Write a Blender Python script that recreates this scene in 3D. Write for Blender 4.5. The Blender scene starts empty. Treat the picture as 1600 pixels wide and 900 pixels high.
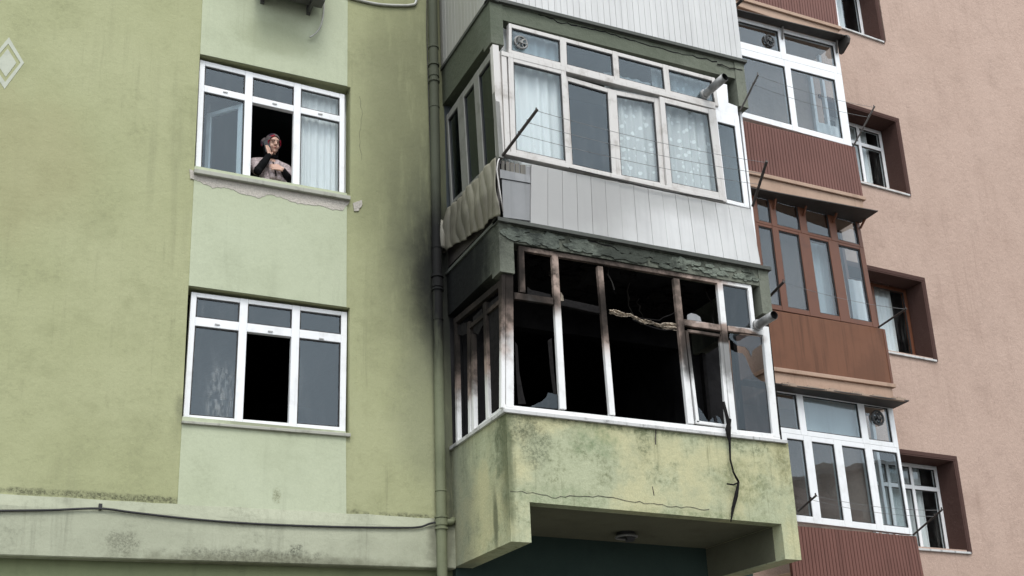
import bpy, bmesh, math, random
from mathutils import Vector, Matrix
random.seed(7)
scene = bpy.context.scene
R = math.radians

# ------------------------------------------------------------------ camera
CAM = Vector((0.0, 0.0, 1.65))
YAW, PITCH, ROLL = R(25.3), R(17.5), R(-2.2)
FPX, CX, CY = 1785.0, 781.0, 651.0
_f = Vector((math.sin(YAW)*math.cos(PITCH), math.cos(YAW)*math.cos(PITCH), math.sin(PITCH)))
_r0 = Vector((math.cos(YAW), -math.sin(YAW), 0)); _u0 = _r0.cross(_f)
_r = math.cos(ROLL)*_r0 + math.sin(ROLL)*_u0
_u = -math.sin(ROLL)*_r0 + math.cos(ROLL)*_u0
cam = bpy.data.cameras.new('camera'); camo = bpy.data.objects.new('camera', cam)
scene.collection.objects.link(camo)
camo.matrix_world = Matrix(((_r.x, _u.x, -_f.x, CAM.x), (_r.y, _u.y, -_f.y, CAM.y), (_r.z, _u.z, -_f.z, CAM.z), (0, 0, 0, 1)))
cam.sensor_width = 36.0; cam.lens = FPX/1600*36.0
cam.shift_x = (800-CX)/1600; cam.shift_y = (CY-450)/1600
cam.clip_start = 0.1; cam.clip_end = 3000
scene.camera = camo

# ------------------------------------------------------------------ sky, sun, exposure
SUN_EL, SUN_AZ = R(56), R(190)          # azimuth measured from +Y towards +X: behind the camera
world = bpy.data.worlds.new('World'); scene.world = world; world.use_nodes = True
wn = world.node_tree; wn.nodes.clear()
sky = wn.nodes.new('ShaderNodeTexSky'); sky.sky_type = 'NISHITA'; sky.sun_disc = False
sky.sun_elevation = SUN_EL; sky.sun_rotation = SUN_AZ; sky.dust_density = 4; sky.air_density = 1.5
hs = wn.nodes.new('ShaderNodeHueSaturation'); hs.inputs['Saturation'].default_value = 0.25
ov = wn.nodes.new('ShaderNodeMix'); ov.data_type = 'RGBA'; ov.inputs[0].default_value = 0.75
ov.inputs[7].default_value = (8.6, 9.2, 9.8, 1)           # the overcast cloud layer
bg = wn.nodes.new('ShaderNodeBackground'); bg.inputs['Strength'].default_value = 0.15
wo = wn.nodes.new('ShaderNodeOutputWorld')
wn.links.new(sky.outputs[0], hs.inputs['Color']); wn.links.new(hs.outputs[0], ov.inputs[6])
cn = wn.nodes.new('ShaderNodeTexNoise'); cn.inputs['Scale'].default_value = 3.2; cn.inputs['Detail'].default_value = 6; cn.inputs['Roughness'].default_value = .55
ct = wn.nodes.new('ShaderNodeTexCoord'); wn.links.new(ct.outputs['Generated'], cn.inputs['Vector'])
cr_ = wn.nodes.new('ShaderNodeMapRange'); cr_.inputs[1].default_value = .3; cr_.inputs[2].default_value = .7; cr_.inputs[3].default_value = .78; cr_.inputs[4].default_value = 1.22
wn.links.new(cn.outputs['Fac'], cr_.inputs[0])
cm = wn.nodes.new('ShaderNodeMix'); cm.data_type = 'RGBA'; cm.blend_type = 'MULTIPLY'; cm.inputs[0].default_value = 1.0
wn.links.new(ov.outputs[2], cm.inputs[6]); wn.links.new(cr_.outputs[0], cm.inputs[7])
wn.links.new(cm.outputs[2], bg.inputs['Color']); wn.links.new(bg.outputs[0], wo.inputs['Surface'])
sun = bpy.data.lights.new('sun', 'SUN'); sun.energy = 1.2; sun.angle = R(22); sun.color = (1.0, 0.97, 0.93)
suno = bpy.data.objects.new('sun', sun); scene.collection.objects.link(suno)
sd = Vector((math.sin(SUN_AZ)*math.cos(SUN_EL), math.cos(SUN_AZ)*math.cos(SUN_EL), math.sin(SUN_EL)))
suno.rotation_euler = sd.to_track_quat('Z', 'Y').to_euler()
vs = scene.view_settings
vs.view_transform = 'Standard'; vs.look = 'None'; vs.gamma = 1; vs.exposure = 0.52; vs.use_curve_mapping = False
scene.cycles.max_bounces = 10; scene.cycles.transparent_max_bounces = 16

# ------------------------------------------------------------------ photo point -> world point on a known plane
def ray(x, y): return _f + _r*((x-CX)/FPX) - _u*((y-CY)/FPX)
class Plane:
    def __init__(s, p, n, off=0):
        s.n = Vector(n).normalized(); s.p = Vector(p) + s.n*off
    def at(s, q):
        d = ray(*q); return CAM + d*((s.p-CAM).dot(s.n)/d.dot(s.n))
    def off(s, o): return Plane(s.p, s.n, o)
WALL_Y, FRONT_Y, SIDE_X, END_X = 11.07, 9.65, 4.63, 8.07
PA = R(2.8)
wallP = Plane((0, WALL_Y, 0), (0, -1, 0))
frontP = Plane((0, FRONT_Y, 0), (0, -1, 0))
sideP = Plane((SIDE_X, 0, 0), (-1, 0, 0))
pinkN = (math.sin(PA), -math.cos(PA), 0)
PINK_WALL, PINK_BALC = 11.05, 10.42
pinkP = Plane((0, PINK_WALL, 0), pinkN)
pbalP = Plane((0, PINK_BALC, 0), pinkN)
def Z(ox, oy, s): return lambda x, y: (ox+x*s, oy+y*s)
Z1 = Z(280, 80, .28889); Z2 = Z(260, 440, .28889); Z4 = Z(640, 0, .28889); Z5 = Z(660, 240, .26667)
Z6 = Z(680, 400, .35556); Z7 = Z(780, 0, .37778); Z8 = Z(780, 240, .28125)
A1 = Z(780, 340, .4); A2 = Z(680, 600, .3625); A3 = Z(1130, 0, .26667); A4 = Z(1130, 160, .26667)
A5 = Z(1170, 290, .36667); A6 = Z(1190, 580, .35565)

# ------------------------------------------------------------------ materials
class NT:
    def __init__(s, name):
        s.m = bpy.data.materials.new(name); s.m.use_nodes = True
        s.t = s.m.node_tree; s.t.nodes.clear()
        s.out = s.n('ShaderNodeOutputMaterial'); s._pos = None
    def n(s, k): return s.t.nodes.new(k)
    def l(s, a, b): s.t.links.new(a, b)
    def put(s, sock, v):
        if hasattr(v, 'is_output'): s.l(v, sock)
        elif isinstance(v, (tuple, list)) and len(v) == 3 and sock.type == 'RGBA': sock.default_value = (*v, 1)
        else: sock.default_value = v
    def pos(s):
        if s._pos is None: s._pos = s.n('ShaderNodeNewGeometry').outputs['Position']
        return s._pos
    def vm(s, op, a, b):
        k = s.n('ShaderNodeVectorMath'); k.operation = op; s.put(k.inputs[0], a); s.put(k.inputs[1], b)
        return k.outputs['Value'] if op in ('LENGTH', 'DOT_PRODUCT') else k.outputs[0]
    def ma(s, op, a, b=0.5, c=None, clamp=False):
        k = s.n('ShaderNodeMath'); k.operation = op; k.use_clamp = clamp; s.put(k.inputs[0], a); s.put(k.inputs[1], b)
        if c is not None: s.put(k.inputs[2], c)
        return k.outputs[0]
    def noise(s, scale, detail=4, rough=.55, vec=None, dist=0, color=False):
        k = s.n('ShaderNodeTexNoise'); k.inputs['Scale'].default_value = scale; k.inputs['Detail'].default_value = detail
        k.inputs['Roughness'].default_value = rough; k.inputs['Distortion'].default_value = dist
        s.l(vec if vec is not None else s.pos(), k.inputs['Vector'])
        return k.outputs['Color' if color else 'Fac']
    def rng(s, v, a, b, c=0.0, d=1.0, smooth=True):
        k = s.n('ShaderNodeMapRange'); k.interpolation_type = 'SMOOTHSTEP' if smooth else 'LINEAR'
        for i, q in enumerate((v, a, b, c, d)): s.put(k.inputs[i], q)
        return k.outputs[0]
    def mix(s, f, a, b, mode='MIX'):
        k = s.n('ShaderNodeMix'); k.data_type = 'RGBA'; k.blend_type = mode
        s.put(k.inputs[0], f); s.put(k.inputs[6], a); s.put(k.inputs[7], b); return k.outputs[2]
    def bump(s, h, strength=.3, dist=.01, normal=None):
        k = s.n('ShaderNodeBump'); k.inputs['Strength'].default_value = strength; k.inputs['Distance'].default_value = dist
        s.l(h, k.inputs['Height'])
        if normal is not None: s.l(normal, k.inputs['Normal'])
        return k.outputs[0]
    def bsdf(s, col, rough=.7, normal=None, metal=0, spec=.5, **kw):
        b = s.n('ShaderNodeBsdfPrincipled'); s.put(b.inputs['Base Color'], col); s.put(b.inputs['Roughness'], rough)
        s.put(b.inputs['Metallic'], metal); s.put(b.inputs['Specular IOR Level'], spec)
        for k, v in kw.items(): s.put(b.inputs[k.replace('_', ' ')], v)
        if normal is not None: s.l(normal, b.inputs['Normal'])
        s.l(b.outputs[0], s.out.inputs['Surface']); return b
    def blob(s, c, r, nscale=3, namp=.5, lo=.42, hi=1.15):
        """1 inside an ellipsoid, 0 outside, with a ragged edge"""
        v = s.vm('SUBTRACT', s.pos(), Vector(c)); v = s.vm('DIVIDE', v, Vector(r)); d = s.vm('LENGTH', v, (0, 0, 0))
        nz = s.ma('SUBTRACT', s.noise(nscale, 5, .6), .5); d = s.ma('MULTIPLY_ADD', nz, namp*2, d)
        return s.rng(d, hi, lo)

def plaster(name, c1, c2, dark, streak=.35, mott=.6, cracks=.0, bump=.35, stains=(), grain=22, rough=.9, fine=.1, grunge=0.0, lo=.35, hi=.68):
    """stains: (centre, radii, colour, strength, noise scale, noise amount)"""
    t = NT(name)
    col = t.mix(t.rng(t.noise(.55 if lo == .35 else 1.1, 6, .6), lo, hi), c1, c2)
    col = t.mix(t.ma('MULTIPLY', t.rng(t.noise(2.4, 8, .65), .48, .75), mott), col, tuple(x*.82 for x in c2))
    sv = t.vm('MULTIPLY', t.pos(), (4.5, 4.5, .32))
    st = t.rng(t.noise(1.0, 7, .62, sv), .52, .78)
    st = t.ma('MULTIPLY', st, t.rng(t.noise(.7, 3), .4, .65))
    col = t.mix(t.ma('MULTIPLY', st, streak), col, dark)
    if grunge:
        gk = t.ma('MULTIPLY', t.rng(t.noise(2.2, 10, .72), .46, .68), t.rng(t.noise(19, 9, .75), .42, .66))
        col = t.mix(t.ma('MULTIPLY', gk, grunge), col, dark)
        sv2 = t.vm('MULTIPLY', t.pos(), (13, 13, .55))
        s2 = t.ma('MULTIPLY', t.rng(t.noise(1.0, 8, .7, sv2), .53, .72), t.rng(t.noise(1.3, 4), .42, .6))
        col = t.mix(t.ma('MULTIPLY', s2, grunge*.8), col, tuple(x*.8 for x in dark))
    sp = t.noise(75, 3, .7)
    col = t.mix(t.rng(sp, .35, .65, 0, fine), col, tuple(x*.5 for x in c2))
    h = t.noise(grain, 8, .65)
    if cracks:
        w = t.vm('ADD', t.pos(), t.vm('SCALE', t.noise(2.5, 5, .6, color=True), (0, 0, 0)))
        wv = t.n('ShaderNodeVectorMath'); wv.operation = 'SCALE'; wv.inputs['Scale'].default_value = .35
        t.l(t.noise(3.0, 6, .65, color=True), wv.inputs[0])
        w = t.vm('ADD', t.pos(), wv.outputs[0])
        vo = t.n('ShaderNodeTexVoronoi'); vo.feature = 'DISTANCE_TO_EDGE'; vo.inputs['Scale'].default_value = .75
        t.l(w, vo.inputs['Vector'])
        ck = t.rng(vo.outputs['Distance'], .0095, .002)
        ck = t.ma('MULTIPLY', ck, t.rng(t.noise(.9, 3), .5, .6))
        col = t.mix(t.ma('MULTIPLY', ck, cracks), col, tuple(x*.25 for x in dark))
        h = t.ma('SUBTRACT', h, t.ma('MULTIPLY', ck, .6))
    for st_ in stains:
        c, r, sc, stg, ns, na = st_[:6]
        k = t.ma('MULTIPLY', t.blob(c, r, ns, na), stg)
        if na < .25 and r[2] > .7: k = t.ma('MULTIPLY', k, t.rng(t.noise(1.0, 8, .7, t.vm('MULTIPLY', t.pos(), (8, 8, 1.6))), .30, .52, .72, 1))
        if len(st_) > 6: k = t.ma('MULTIPLY', k, t.rng(t.noise(st_[6]*1.6, 12, .8), .40, .64, .12, 1))
        col = t.mix(k, col, sc)
    nm = t.bump(h, bump, .012)
    t.bsdf(col, rough, nm, spec=.06)
    return t.m

SOOT = (.012, .012, .013)
GRIME = (.075, .08, .05)
def W(q, pl): return tuple(pl.at(q))
soot_wall = [
    ((4.60, WALL_Y, 7.5), (.17, .3, 6), (.05, .055, .045), .9, 3, .2),
    (W((690, 240), wallP), (1.25, 1.5, 3.6), (.17, .175, .105), .8, 1.4, .2),
    (W((700, 400), wallP), (.85, 1.5, 1.7), (.095, .10, .07), .8, 2.5, .22),
    (W((702, 440), wallP), (.56, 1.5, 1.15), (.020, .021, .019), .98, 4, .24),
    (W((702, 540), wallP), (.30, 1.5, .75), (.03, .032, .028), .85, 3, .2),
    (W((670, 640), wallP), (.5, 1, 1.0), (.18, .19, .13), .4, 2, .4),
    (W((560, 322), wallP), (.035, .2, .05), (.23, .17, .10), .9, 20, .3),
]
wall_stains = soot_wall + [
    (W((200, 778), wallP), (2.6, .4, .045), (.03, .03, .025), .9, 9, .8, 26),
    (W((640, 808), wallP), (.5, .4, .05), (.03, .03, .025), .8, 9, .8, 26),
    (W((20, 250), wallP), (.9, 1, 1.0), (.30, .27, .15), .35, 2, .4),
    (W((290, 640), wallP), (.12, .3, .18), (.11, .115, .075), .55, 9, .6),
]
M = {}
M['green'] = plaster('green_plaster', (.385, .395, .235), (.34, .352, .198), (.21, .215, .13), .55, .6, 0, .45, wall_stains, grunge=.38)
M['panel'] = plaster('pale_green_plaster', (.475, .512, .372), (.44, .476, .335), (.25, .265, .19), .35, .4, 0, .3, grunge=.2, stains=[
    (W((430, 665), wallP), (.75, .3, .1), (.16, .16, .11), .5, 6, .8),
    (W((432, 775), wallP), (.05, .3, .09), (.15, .15, .08), .9, 16, .6, 30),
    (W((430, 60), wallP), (.55, .4, .30), (.24, .26, .16), .45, 3, .4)])  # last entry: darker patch between the air conditioner and the upper window
M['band'] = plaster('pale_band_plaster', (.415, .43, .325), (.355, .37, .275), (.15, .155, .115), .8, .5, 0, .4, grunge=.45, stains=[
    (W((460, 862), wallP), (.10, .4, .07), (.05, .055, .04), .9, 16, .9, 30),
    (W((400, 872), wallP), (1.0, .4, .10), (.10, .10, .075), .8, 9, .8, 18),
    (W((190, 850), wallP), (.2, .4, .14), (.10, .10, .07), .8, 14, .9, 30),
    (W((440, 885), wallP), (1.8, .4, .12), (.12, .12, .08), .55, 8, .7),
    (W((690, 850), wallP), (.2, .4, .5), (.10, .10, .07), .7, 6, .6)])
M['lower'] = plaster('lower_green_plaster', (.24, .27, .15), (.20, .23, .13), (.10, .11, .07), .4)
BX0, BX1 = SIDE_X, END_X
para_st = [
    (W((835, 690), frontP), (.22, .4, .34), (.06, .07, .04), .75, 5, 1.0, 26),
    (W((800, 660), frontP), (.30, .4, .25), (.07, .08, .05), .8, 5, .6, 20),
    (W((790, 700), frontP), (.10, .25, .9), (.10, .115, .065), .7, 6, .5),
    (W((1010, 664), frontP), (2.2, .2, .13), (.10, .11, .055), .9, 7, .6, 11),
    (W((930, 690), frontP), (.35, .2, .22), (.15, .21, .11), .6, 4, .8, 7),
    (W((1005, 690), frontP), (.10, .2, .25), (.10, .12, .06), .8, 9, .6, 12),
    (W((880, 780), frontP), (.55, .2, .16), (.22, .27, .16), .7, 5, .7, 9),
    (W((1165, 760), frontP), (.4, .2, .30), (.17, .19, .09), .7, 5, .8, 10),
    (W((1225, 710), frontP), (.14, .4, .5), (.13, .13, .055), .7, 8, .6, 8),
    (W((1100, 808), frontP), (1.2, .3, .09), (.19, .22, .12), .8, 8, .7, 10),
    ((SIDE_X, 10.9, 4.4), (.25, .55, 1.6), (.15, .16, .125), .6, 3, .4),
    ((SIDE_X, 9.78, 4.75), (.2, .20, .5), (.10, .12, .07), .75, 6, .6, 9),
    ((SIDE_X, 9.98, 4.05), (.2, .07, .36), (.11, .12, .075), .8, 6, .15),
]
M['parapet'] = plaster('stained_parapet_plaster', (.505, .485, .295), (.43, .455, .305), (.14, .155, .08), .7, .6, 0, .6, para_st, fine=.25, grunge=.95, lo=.42, hi=.58)
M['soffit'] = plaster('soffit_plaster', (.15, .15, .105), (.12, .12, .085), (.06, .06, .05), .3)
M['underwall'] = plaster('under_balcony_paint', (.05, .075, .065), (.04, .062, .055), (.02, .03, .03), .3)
slab_soot = [
    ((4.45, 10.5, 6.85), (.6, 1.12, .85), (.016, .018, .016), .97, 2.5, .2),
    ((5.7, 9.65, 7.0), (1.9, .5, .40), (.03, .034, .028), .9, 3, .5, 5),
    ((6.2, 9.65, 7.12), (2.2, .5, .16), (.03, .034, .028), .85, 6, .6, 9),
    ((4.63, 10.8, 7.2), (.3, .9, 1.5), (.012, .013, .013), .95, 2.5, .35),
    ((4.63, 10.9, 9.4), (.3, 1.0, 1.2), (.05, .055, .04), .7, 2.5, .5),
    ((4.63, 10.6, 9.6), (.25, 1.3, .7), (.075, .085, .06), .8, 3, .4),
    ((5.5, 9.6, 9.75), (2.6, .4, .5), (.10, .115, .085), .75, 3, .5),
    ((6.5, 9.6, 10.0), (3.2, .4, .12), (.05, .055, .04), .8, 6, .6, 12),
    ((6.5, 10.55, 6.5), (2.6, .80, .95), (.010, .010, .010), .97, 3, .12)]
M['slab'] = plaster('sooty_green_slab', (.20, .212, .172), (.155, .166, .134), (.06, .07, .045), .6, .8, 0, .9, slab_soot, grain=14, fine=.3, grunge=.7)
M['flake'] = plaster('flaked_plaster', (.21, .235, .195), (.06, .067, .056), (.04, .045, .04), .2, .8, 0, .8, grunge=.6, lo=.45, hi=.55, stains= [
    ((4.4, 9.65, 6.9), (1.7, .6, .6), (.03, .035, .034), .5, 4, .4)], fine=.3)
M['pink'] = plaster('pink_stucco', (.505, .375, .31), (.47, .345, .283), (.28, .195, .155), .5, .55, .0, 1.0, grain=15, fine=.34, grunge=.35, stains=[
    ((12.0, 11.7, 8.0), (1.2, .8, .30), (.33, .235, .19), .55, 3, .5), ((12.0, 11.7, 5.2), (1.2, .8, .30), (.33, .235, .19), .55, 3, .5), ((12.0, 11.7, 2.4), (1.2, .8, .30), (.33, .235, .19), .55, 3, .5)])
M['pinkledge'] = plaster('pink_ledge_plaster', (.45, .325, .25), (.40, .28, .21), (.22, .15, .11), .7, .6, 0, .4, grunge=.5)
M['brownreveal'] = plaster('brown_surround_paint', (.085, .050, .043), (.075, .043, .037), (.05, .03, .027), .3, .4, 0, .4)
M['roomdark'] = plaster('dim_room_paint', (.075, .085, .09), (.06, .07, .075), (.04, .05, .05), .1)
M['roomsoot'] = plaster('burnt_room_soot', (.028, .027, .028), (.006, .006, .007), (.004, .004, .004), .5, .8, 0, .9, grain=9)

def pvc(name, c, rough=.35, dirt=.25, dirtc=(.30, .29, .25), burn=False):
    t = NT(name)
    col = t.mix(t.ma('MULTIPLY', t.rng(t.noise(5, 6, .65), .5, .75), dirt), c, dirtc)
    sv = t.vm('MULTIPLY', t.pos(), (20, 20, 1.5))
    col = t.mix(t.ma('MULTIPLY', t.rng(t.noise(1, 5, .6, sv), .55, .75), dirt*.7), col, dirtc)
    ro = rough
    if burn:
        # heat: brown scorch then soot towards the top of the burnt opening
        tall = [((5.25, 9.65, 6.98), (1.0, .6, .86), .12), ((5.9, 9.65, 6.95), (.6, .6, 1.22), .15), ((6.74, 9.65, 6.85), (.42, .6, 1.15), .2), ((6.2, 9.65, 6.98), (1.5, .4, .32), .25),
                ((4.7, 9.85, 6.75), (.42, .9, .98), .2), ((4.63, 10.5, 6.55), (.4, 1.5, 1.15), .25), ((7.35, 9.65, 6.28), (.62, .3, .13), .3)]
        tan = None
        for c_, r_, a_ in tall:
            k = t.blob(c_, r_, 5, a_, .74, 1.06); tan = k if tan is None else t.ma('MAXIMUM', tan, k)
        tc = t.mix(t.rng(t.noise(3.2, 6, .65), .38, .62), (.39, .30, .255), (.115, .092, .078))
        col = t.mix(tan, col, tc)
        bk = None
        for c_, r_, a_, w_ in (((4.70, 9.72, 6.70), (.40, .8, .74), .25, 1), ((5.84, 9.66, 6.34), (.24, .4, .42), .35, .92), ((5.02, 9.66, 6.34), (.42, .3, .17), .3, .92), ((4.63, 10.6, 6.5), (.3, 1.3, .95), .25, 1),
                               ((6.86, 9.66, 6.02), (.13, .25, .46), .35, .92), ((7.30, 9.66, 6.22), (.52, .2, .10), .45, .8), ((5.9, 9.65, 6.92), (.9, .3, .10), .45, .75), ((7.38, 9.69, 6.02), (.12, .2, .42), .45, .75), ((6.76, 9.65, 6.9), (.2, .3, .2), .4, .5), ((4.87, 9.65, 6.95), (.2, .3, .25), .4, .4)):
            k = t.ma('MULTIPLY', t.blob(c_, r_, 6, a_, .45, 1.12), w_); bk = k if bk is None else t.ma('MAXIMUM', bk, k)
        bk2 = t.ma('MULTIPLY', t.rng(t.noise(7, 8, .7), .52, .66), t.ma('MULTIPLY', tan, .7))
        col = t.mix(t.ma('MULTIPLY', t.ma('MAXIMUM', bk, bk2), .96), col, (.014, .013, .012))
        ro = t.rng(t.ma('MAXIMUM', tan, bk), 0, 1, .35, .85)
    nm = t.bump(t.noise(30, 4), .04, .004) if not burn else t.bump(t.noise(40, 6, .7), .35, .006)
    t.bsdf(col, ro, nm, spec=(.3 if name.startswith('brown') else .5) if not burn else t.rng(t.ma('MAXIMUM', tan, bk), 0, 1, .4, .03)); return t.m
M['white'] = pvc('white_pvc', (.80, .81, .82), .32, .22)
M['offwhite'] = pvc('weathered_white_pvc', (.55, .53, .505), .45, .7, (.27, .24, .21))
M['burntpvc'] = pvc('burnt_white_pvc', (.76, .76, .75), .4, .3, burn=True)
M['brownpvc'] = pvc('brown_wood_pvc', (.135, .052, .028), .4, .5, (.08, .034, .022))
M['sillmetal'] = pvc('weathered_sill', (.52, .52, .51), .5, .9, (.10, .10, .09))
M['greyframe'] = pvc('grimy_grey_frame', (.17, .17, .155), .5, .9, (.08, .08, .07))
M['sillstone'] = pvc('sill_concrete', (.36, .36, .31), .8, .7, (.15, .15, .12))

def siding(name, c, rough, dirt, stains=(), metal=0.0):
    t = NT(name)
    sv = t.vm('MULTIPLY', t.pos(), (14, 14, .8))
    col = t.mix(t.ma('MULTIPLY', t.rng(t.noise(1, 6, .6, sv), .45, .75), dirt), c, tuple(x*.6 for x in c))
    col = t.mix(t.ma('MULTIPLY', t.rng(t.noise(1.6, 5, .6), .45, .7), dirt*.8), col, tuple(x*.72 for x in c))
    for (cc, r, sc, stg, ns, na) in stains:
        col = t.mix(t.ma('MULTIPLY', t.blob(cc, r, ns, na), stg), col, sc)
    oi = t.n('ShaderNodeObjectInfo')
    col = t.mix(t.ma('MULTIPLY', oi.outputs['Random'], .22), col, tuple(x*.7 for x in c))
    nm = t.bump(t.noise(4, 3), .12, .02)
    t.bsdf(col, rough, nm, metal, .15 if name.startswith('brown') else .4); return t.m
M['whitesiding'] = siding('white_metal_siding', (.60, .60, .59), .5, .4, [
    ((5.0, 9.65, 7.75), (1.9, .6, 1.0), (.27, .265, .255), .85, 1.2, .25),
    ((6.5, 9.65, 7.95), (1.6, .6, .35), (.30, .30, .29), .7, 2, .4)], .15)
M['upsiding'] = siding('ribbed_white_siding', (.56, .56, .55), .5, .35, [((4.63, 10.6, 10.2), (.3, 1.3, 2), (.25, .245, .21), .8, 2, .4)], .1)
M['warped'] = siding('heat_warped_siding', (.25, .235, .185), .5, .9, [((4.5, 10.8, 7.4), (.6, .8, .6), (.085, .08, .065), .85, 5, .6), ((4.5, 9.9, 7.35), (.6, .5, .25), (.10, .09, .07), .7, 7, .7)], .25)
M['greyboard'] = siding('grey_board', (.27, .275, .28), .6, .6)
M['lath'] = siding('weathered_lath', (.16, .15, .13), .8, .8)
M['brownsiding'] = siding('brown_ribbed_siding', (.175, .082, .066), .5, .5)
M['brownpanel'] = siding('brown_wood_panel', (.165, .074, .042), .5, .9)
M['pipe'] = plaster('green_painted_pipe', (.19, .205, .13), (.15, .165, .105), (.07, .08, .05), .6, .6, 0, .15, grunge=.4, stains= [
    ((4.4, 11, 9.0), (1, 1, 3.4), (.06, .065, .05), .85, 3, .3), ((4.4, 11, 7.05), (1, 1, 1.3), (.014, .014, .014), 1.0, 4, .15)], rough=.6)

def simple(name, c, rough=.6, metal=0, var=.3, nscale=12, bump=.1, spec=.5):
    t = NT(name)
    col = t.mix(t.rng(t.noise(nscale, 5), .4, .7, 0, var), c, tuple(x*.45 for x in c))
    t.bsdf(col, rough, t.bump(t.noise(nscale*2, 5), bump, .01), metal, spec); return t.m
M['rubber'] = simple('black_gasket', (.02, .02, .021), .6)
M['rust'] = simple('rusty_pole', (.055, .045, .04), .7, .3, .6, 25)
M['greypole'] = simple('grey_pole', (.15, .14, .13), .6, .3, .5, 25)
M['wire'] = simple('clothesline_wire', (.16, .16, .16), .5)
M['cable'] = simple('black_cable', (.015, .015, .016), .6)
M['conduit'] = simple('grey_conduit', (.42, .42, .38), .5)
M['flue'] = simple('galvanised_flue', (.34, .34, .33), .45, .5, .6, 9)
M['fluein'] = simple('soot_inside_flue', (.01, .01, .01), .9)
M['acmetal'] = simple('dark_ac_metal', (.10, .10, .095), .55, .2)
M['awning'] = simple('dark_awning_sheet', (.055, .048, .044), .6, .3)
M['awningtan'] = simple('pale_awning_edge', (.34, .25, .19), .8)
M['lampblack'] = simple('burnt_lamp', (.02, .02, .02), .5)
M['char'] = simple('charred_scrap', (.016, .015, .015), .95, 0, .6, 20, .5, .05)
M['ash'] = simple('grey_ash', (.09, .085, .08), .95, 0, .8, 14, .5, .05)
M['melt'] = simple('melted_insulation', (.42, .35, .27), .85, 0, 1.25, 22, .9)
M['fanplastic'] = simple('grey_fan_plastic', (.20, .20, .19), .5)
M['fandark'] = simple('dark_fan_plastic', (.05, .05, .05), .5)
M['gutter'] = simple('dark_gutter', (.06, .065, .055), .7)
M['patch'] = plaster('broken_plaster', (.58, .54, .48), (.46, .43, .38), (.14, .14, .12), .3, .8, 0, 1.0, grain=30, fine=.35)
M['emblem'] = simple('pale_emblem_paint', (.45, .47, .39), .9, 0, .25, 8, .2)
M['asphalt'] = plaster('asphalt', (.055, .055, .055), (.045, .045, .046), (.03, .03, .03), 0, .5, 0, .5)
M['paving'] = plaster('paving', (.28, .27, .25), (.24, .23, .215), (.15, .15, .14), 0, .5, 0, .4)
M['skin'] = simple('skin', (.53, .33, .25), .55, 0, .2, 20, .05)
M['eye'] = simple('eye_dark', (.02, .015, .012), .3)
M['lips'] = simple('lips', (.35, .12, .10), .5)
M['black_knit'] = simple('black_knit', (.009, .009, .010), .95, 0, .4, 60, .3, .08)
M['hair'] = simple('hairline_crack', (.17, .175, .11), .9)
M['hairpink'] = simple('hairline_crack_pink', (.33, .235, .19), .9)
M['phone'] = simple('phone_black', (.015, .015, .018), .25)

def glass(name, ior=1.52, tint=(.86, .90, .90), rough=0.0, wav=.03, dirt=0.0, dirtc=(.5, .5, .48), smear=None):
    t = NT(name)
    tr = t.n('ShaderNodeBsdfTransparent'); tr.inputs[0].default_value = (*tint, 1)
    gl = t.n('ShaderNodeBsdfGlossy'); gl.inputs['Roughness'].default_value = rough; gl.inputs['Color'].default_value = (.80, .92, 1.0, 1)
    fr = t.n('ShaderNodeFresnel'); fr.inputs['IOR'].default_value = ior
    nm = t.bump(t.noise(1.4, 2), wav, .05)
    t.l(nm, gl.inputs['Normal']); t.l(nm, fr.inputs['Normal'])
    bf = t.n('ShaderNodeNewGeometry').outputs['Backfacing']      # reflect on the face the ray enters, not inside the sheet
    fac = t.ma('MULTIPLY', fr.outputs[0], t.ma('SUBTRACT', 1.0, bf))
    mx = t.n('ShaderNodeMixShader'); t.l(fac, mx.inputs[0]); t.l(tr.outputs[0], mx.inputs[1]); t.l(gl.outputs[0], mx.inputs[2])
    o = mx.outputs[0]
    if dirt:
        df = t.n('ShaderNodeBsdfDiffuse'); df.inputs[0].default_value = (*dirtc, 1)
        sv = t.vm('MULTIPLY', t.pos(), (9, 9, 1.1))
        k = t.ma('MULTIPLY', t.rng(t.noise(1.6, 7, .7, sv), .48, .8), dirt)
        if smear: k = t.ma('MAXIMUM', k, t.ma('MULTIPLY', t.ma('MULTIPLY', t.blob(smear[0], smear[1], 5, .5, .2, 1.1), .22), t.rng(t.noise(1.0, 9, .75, t.vm('MULTIPLY', t.pos(), (26, 26, 8))), .45, .62)))
        m2 = t.n('ShaderNodeMixShader'); t.put(m2.inputs[0], k); t.l(o, m2.inputs[1]); t.l(df.outputs[0], m2.inputs[2]); o = m2.outputs[0]
    t.l(o, t.out.inputs['Surface']); return t.m
M['glass'] = glass('window_glass', 1.78, (.78, .83, .85), dirt=.05)
M['glasssmear'] = glass('smeared_window_glass', 1.78, (.78, .83, .85), dirt=.05, smear=(W((348, 620), wallP), (.22, .4, .55)))
M['glassclear'] = glass('clear_window_glass', 1.62, (.98, 1.0, 1.0), dirt=.06)
M['glassdirty'] = glass('smoky_glass', 1.6, (.5, .5, .52), dirt=.18, dirtc=(.22, .22, .23))
M['glassside'] = glass('dull_side_glass', 1.4, (.35, .38, .38), dirt=.2, dirtc=(.10, .11, .10))

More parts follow.
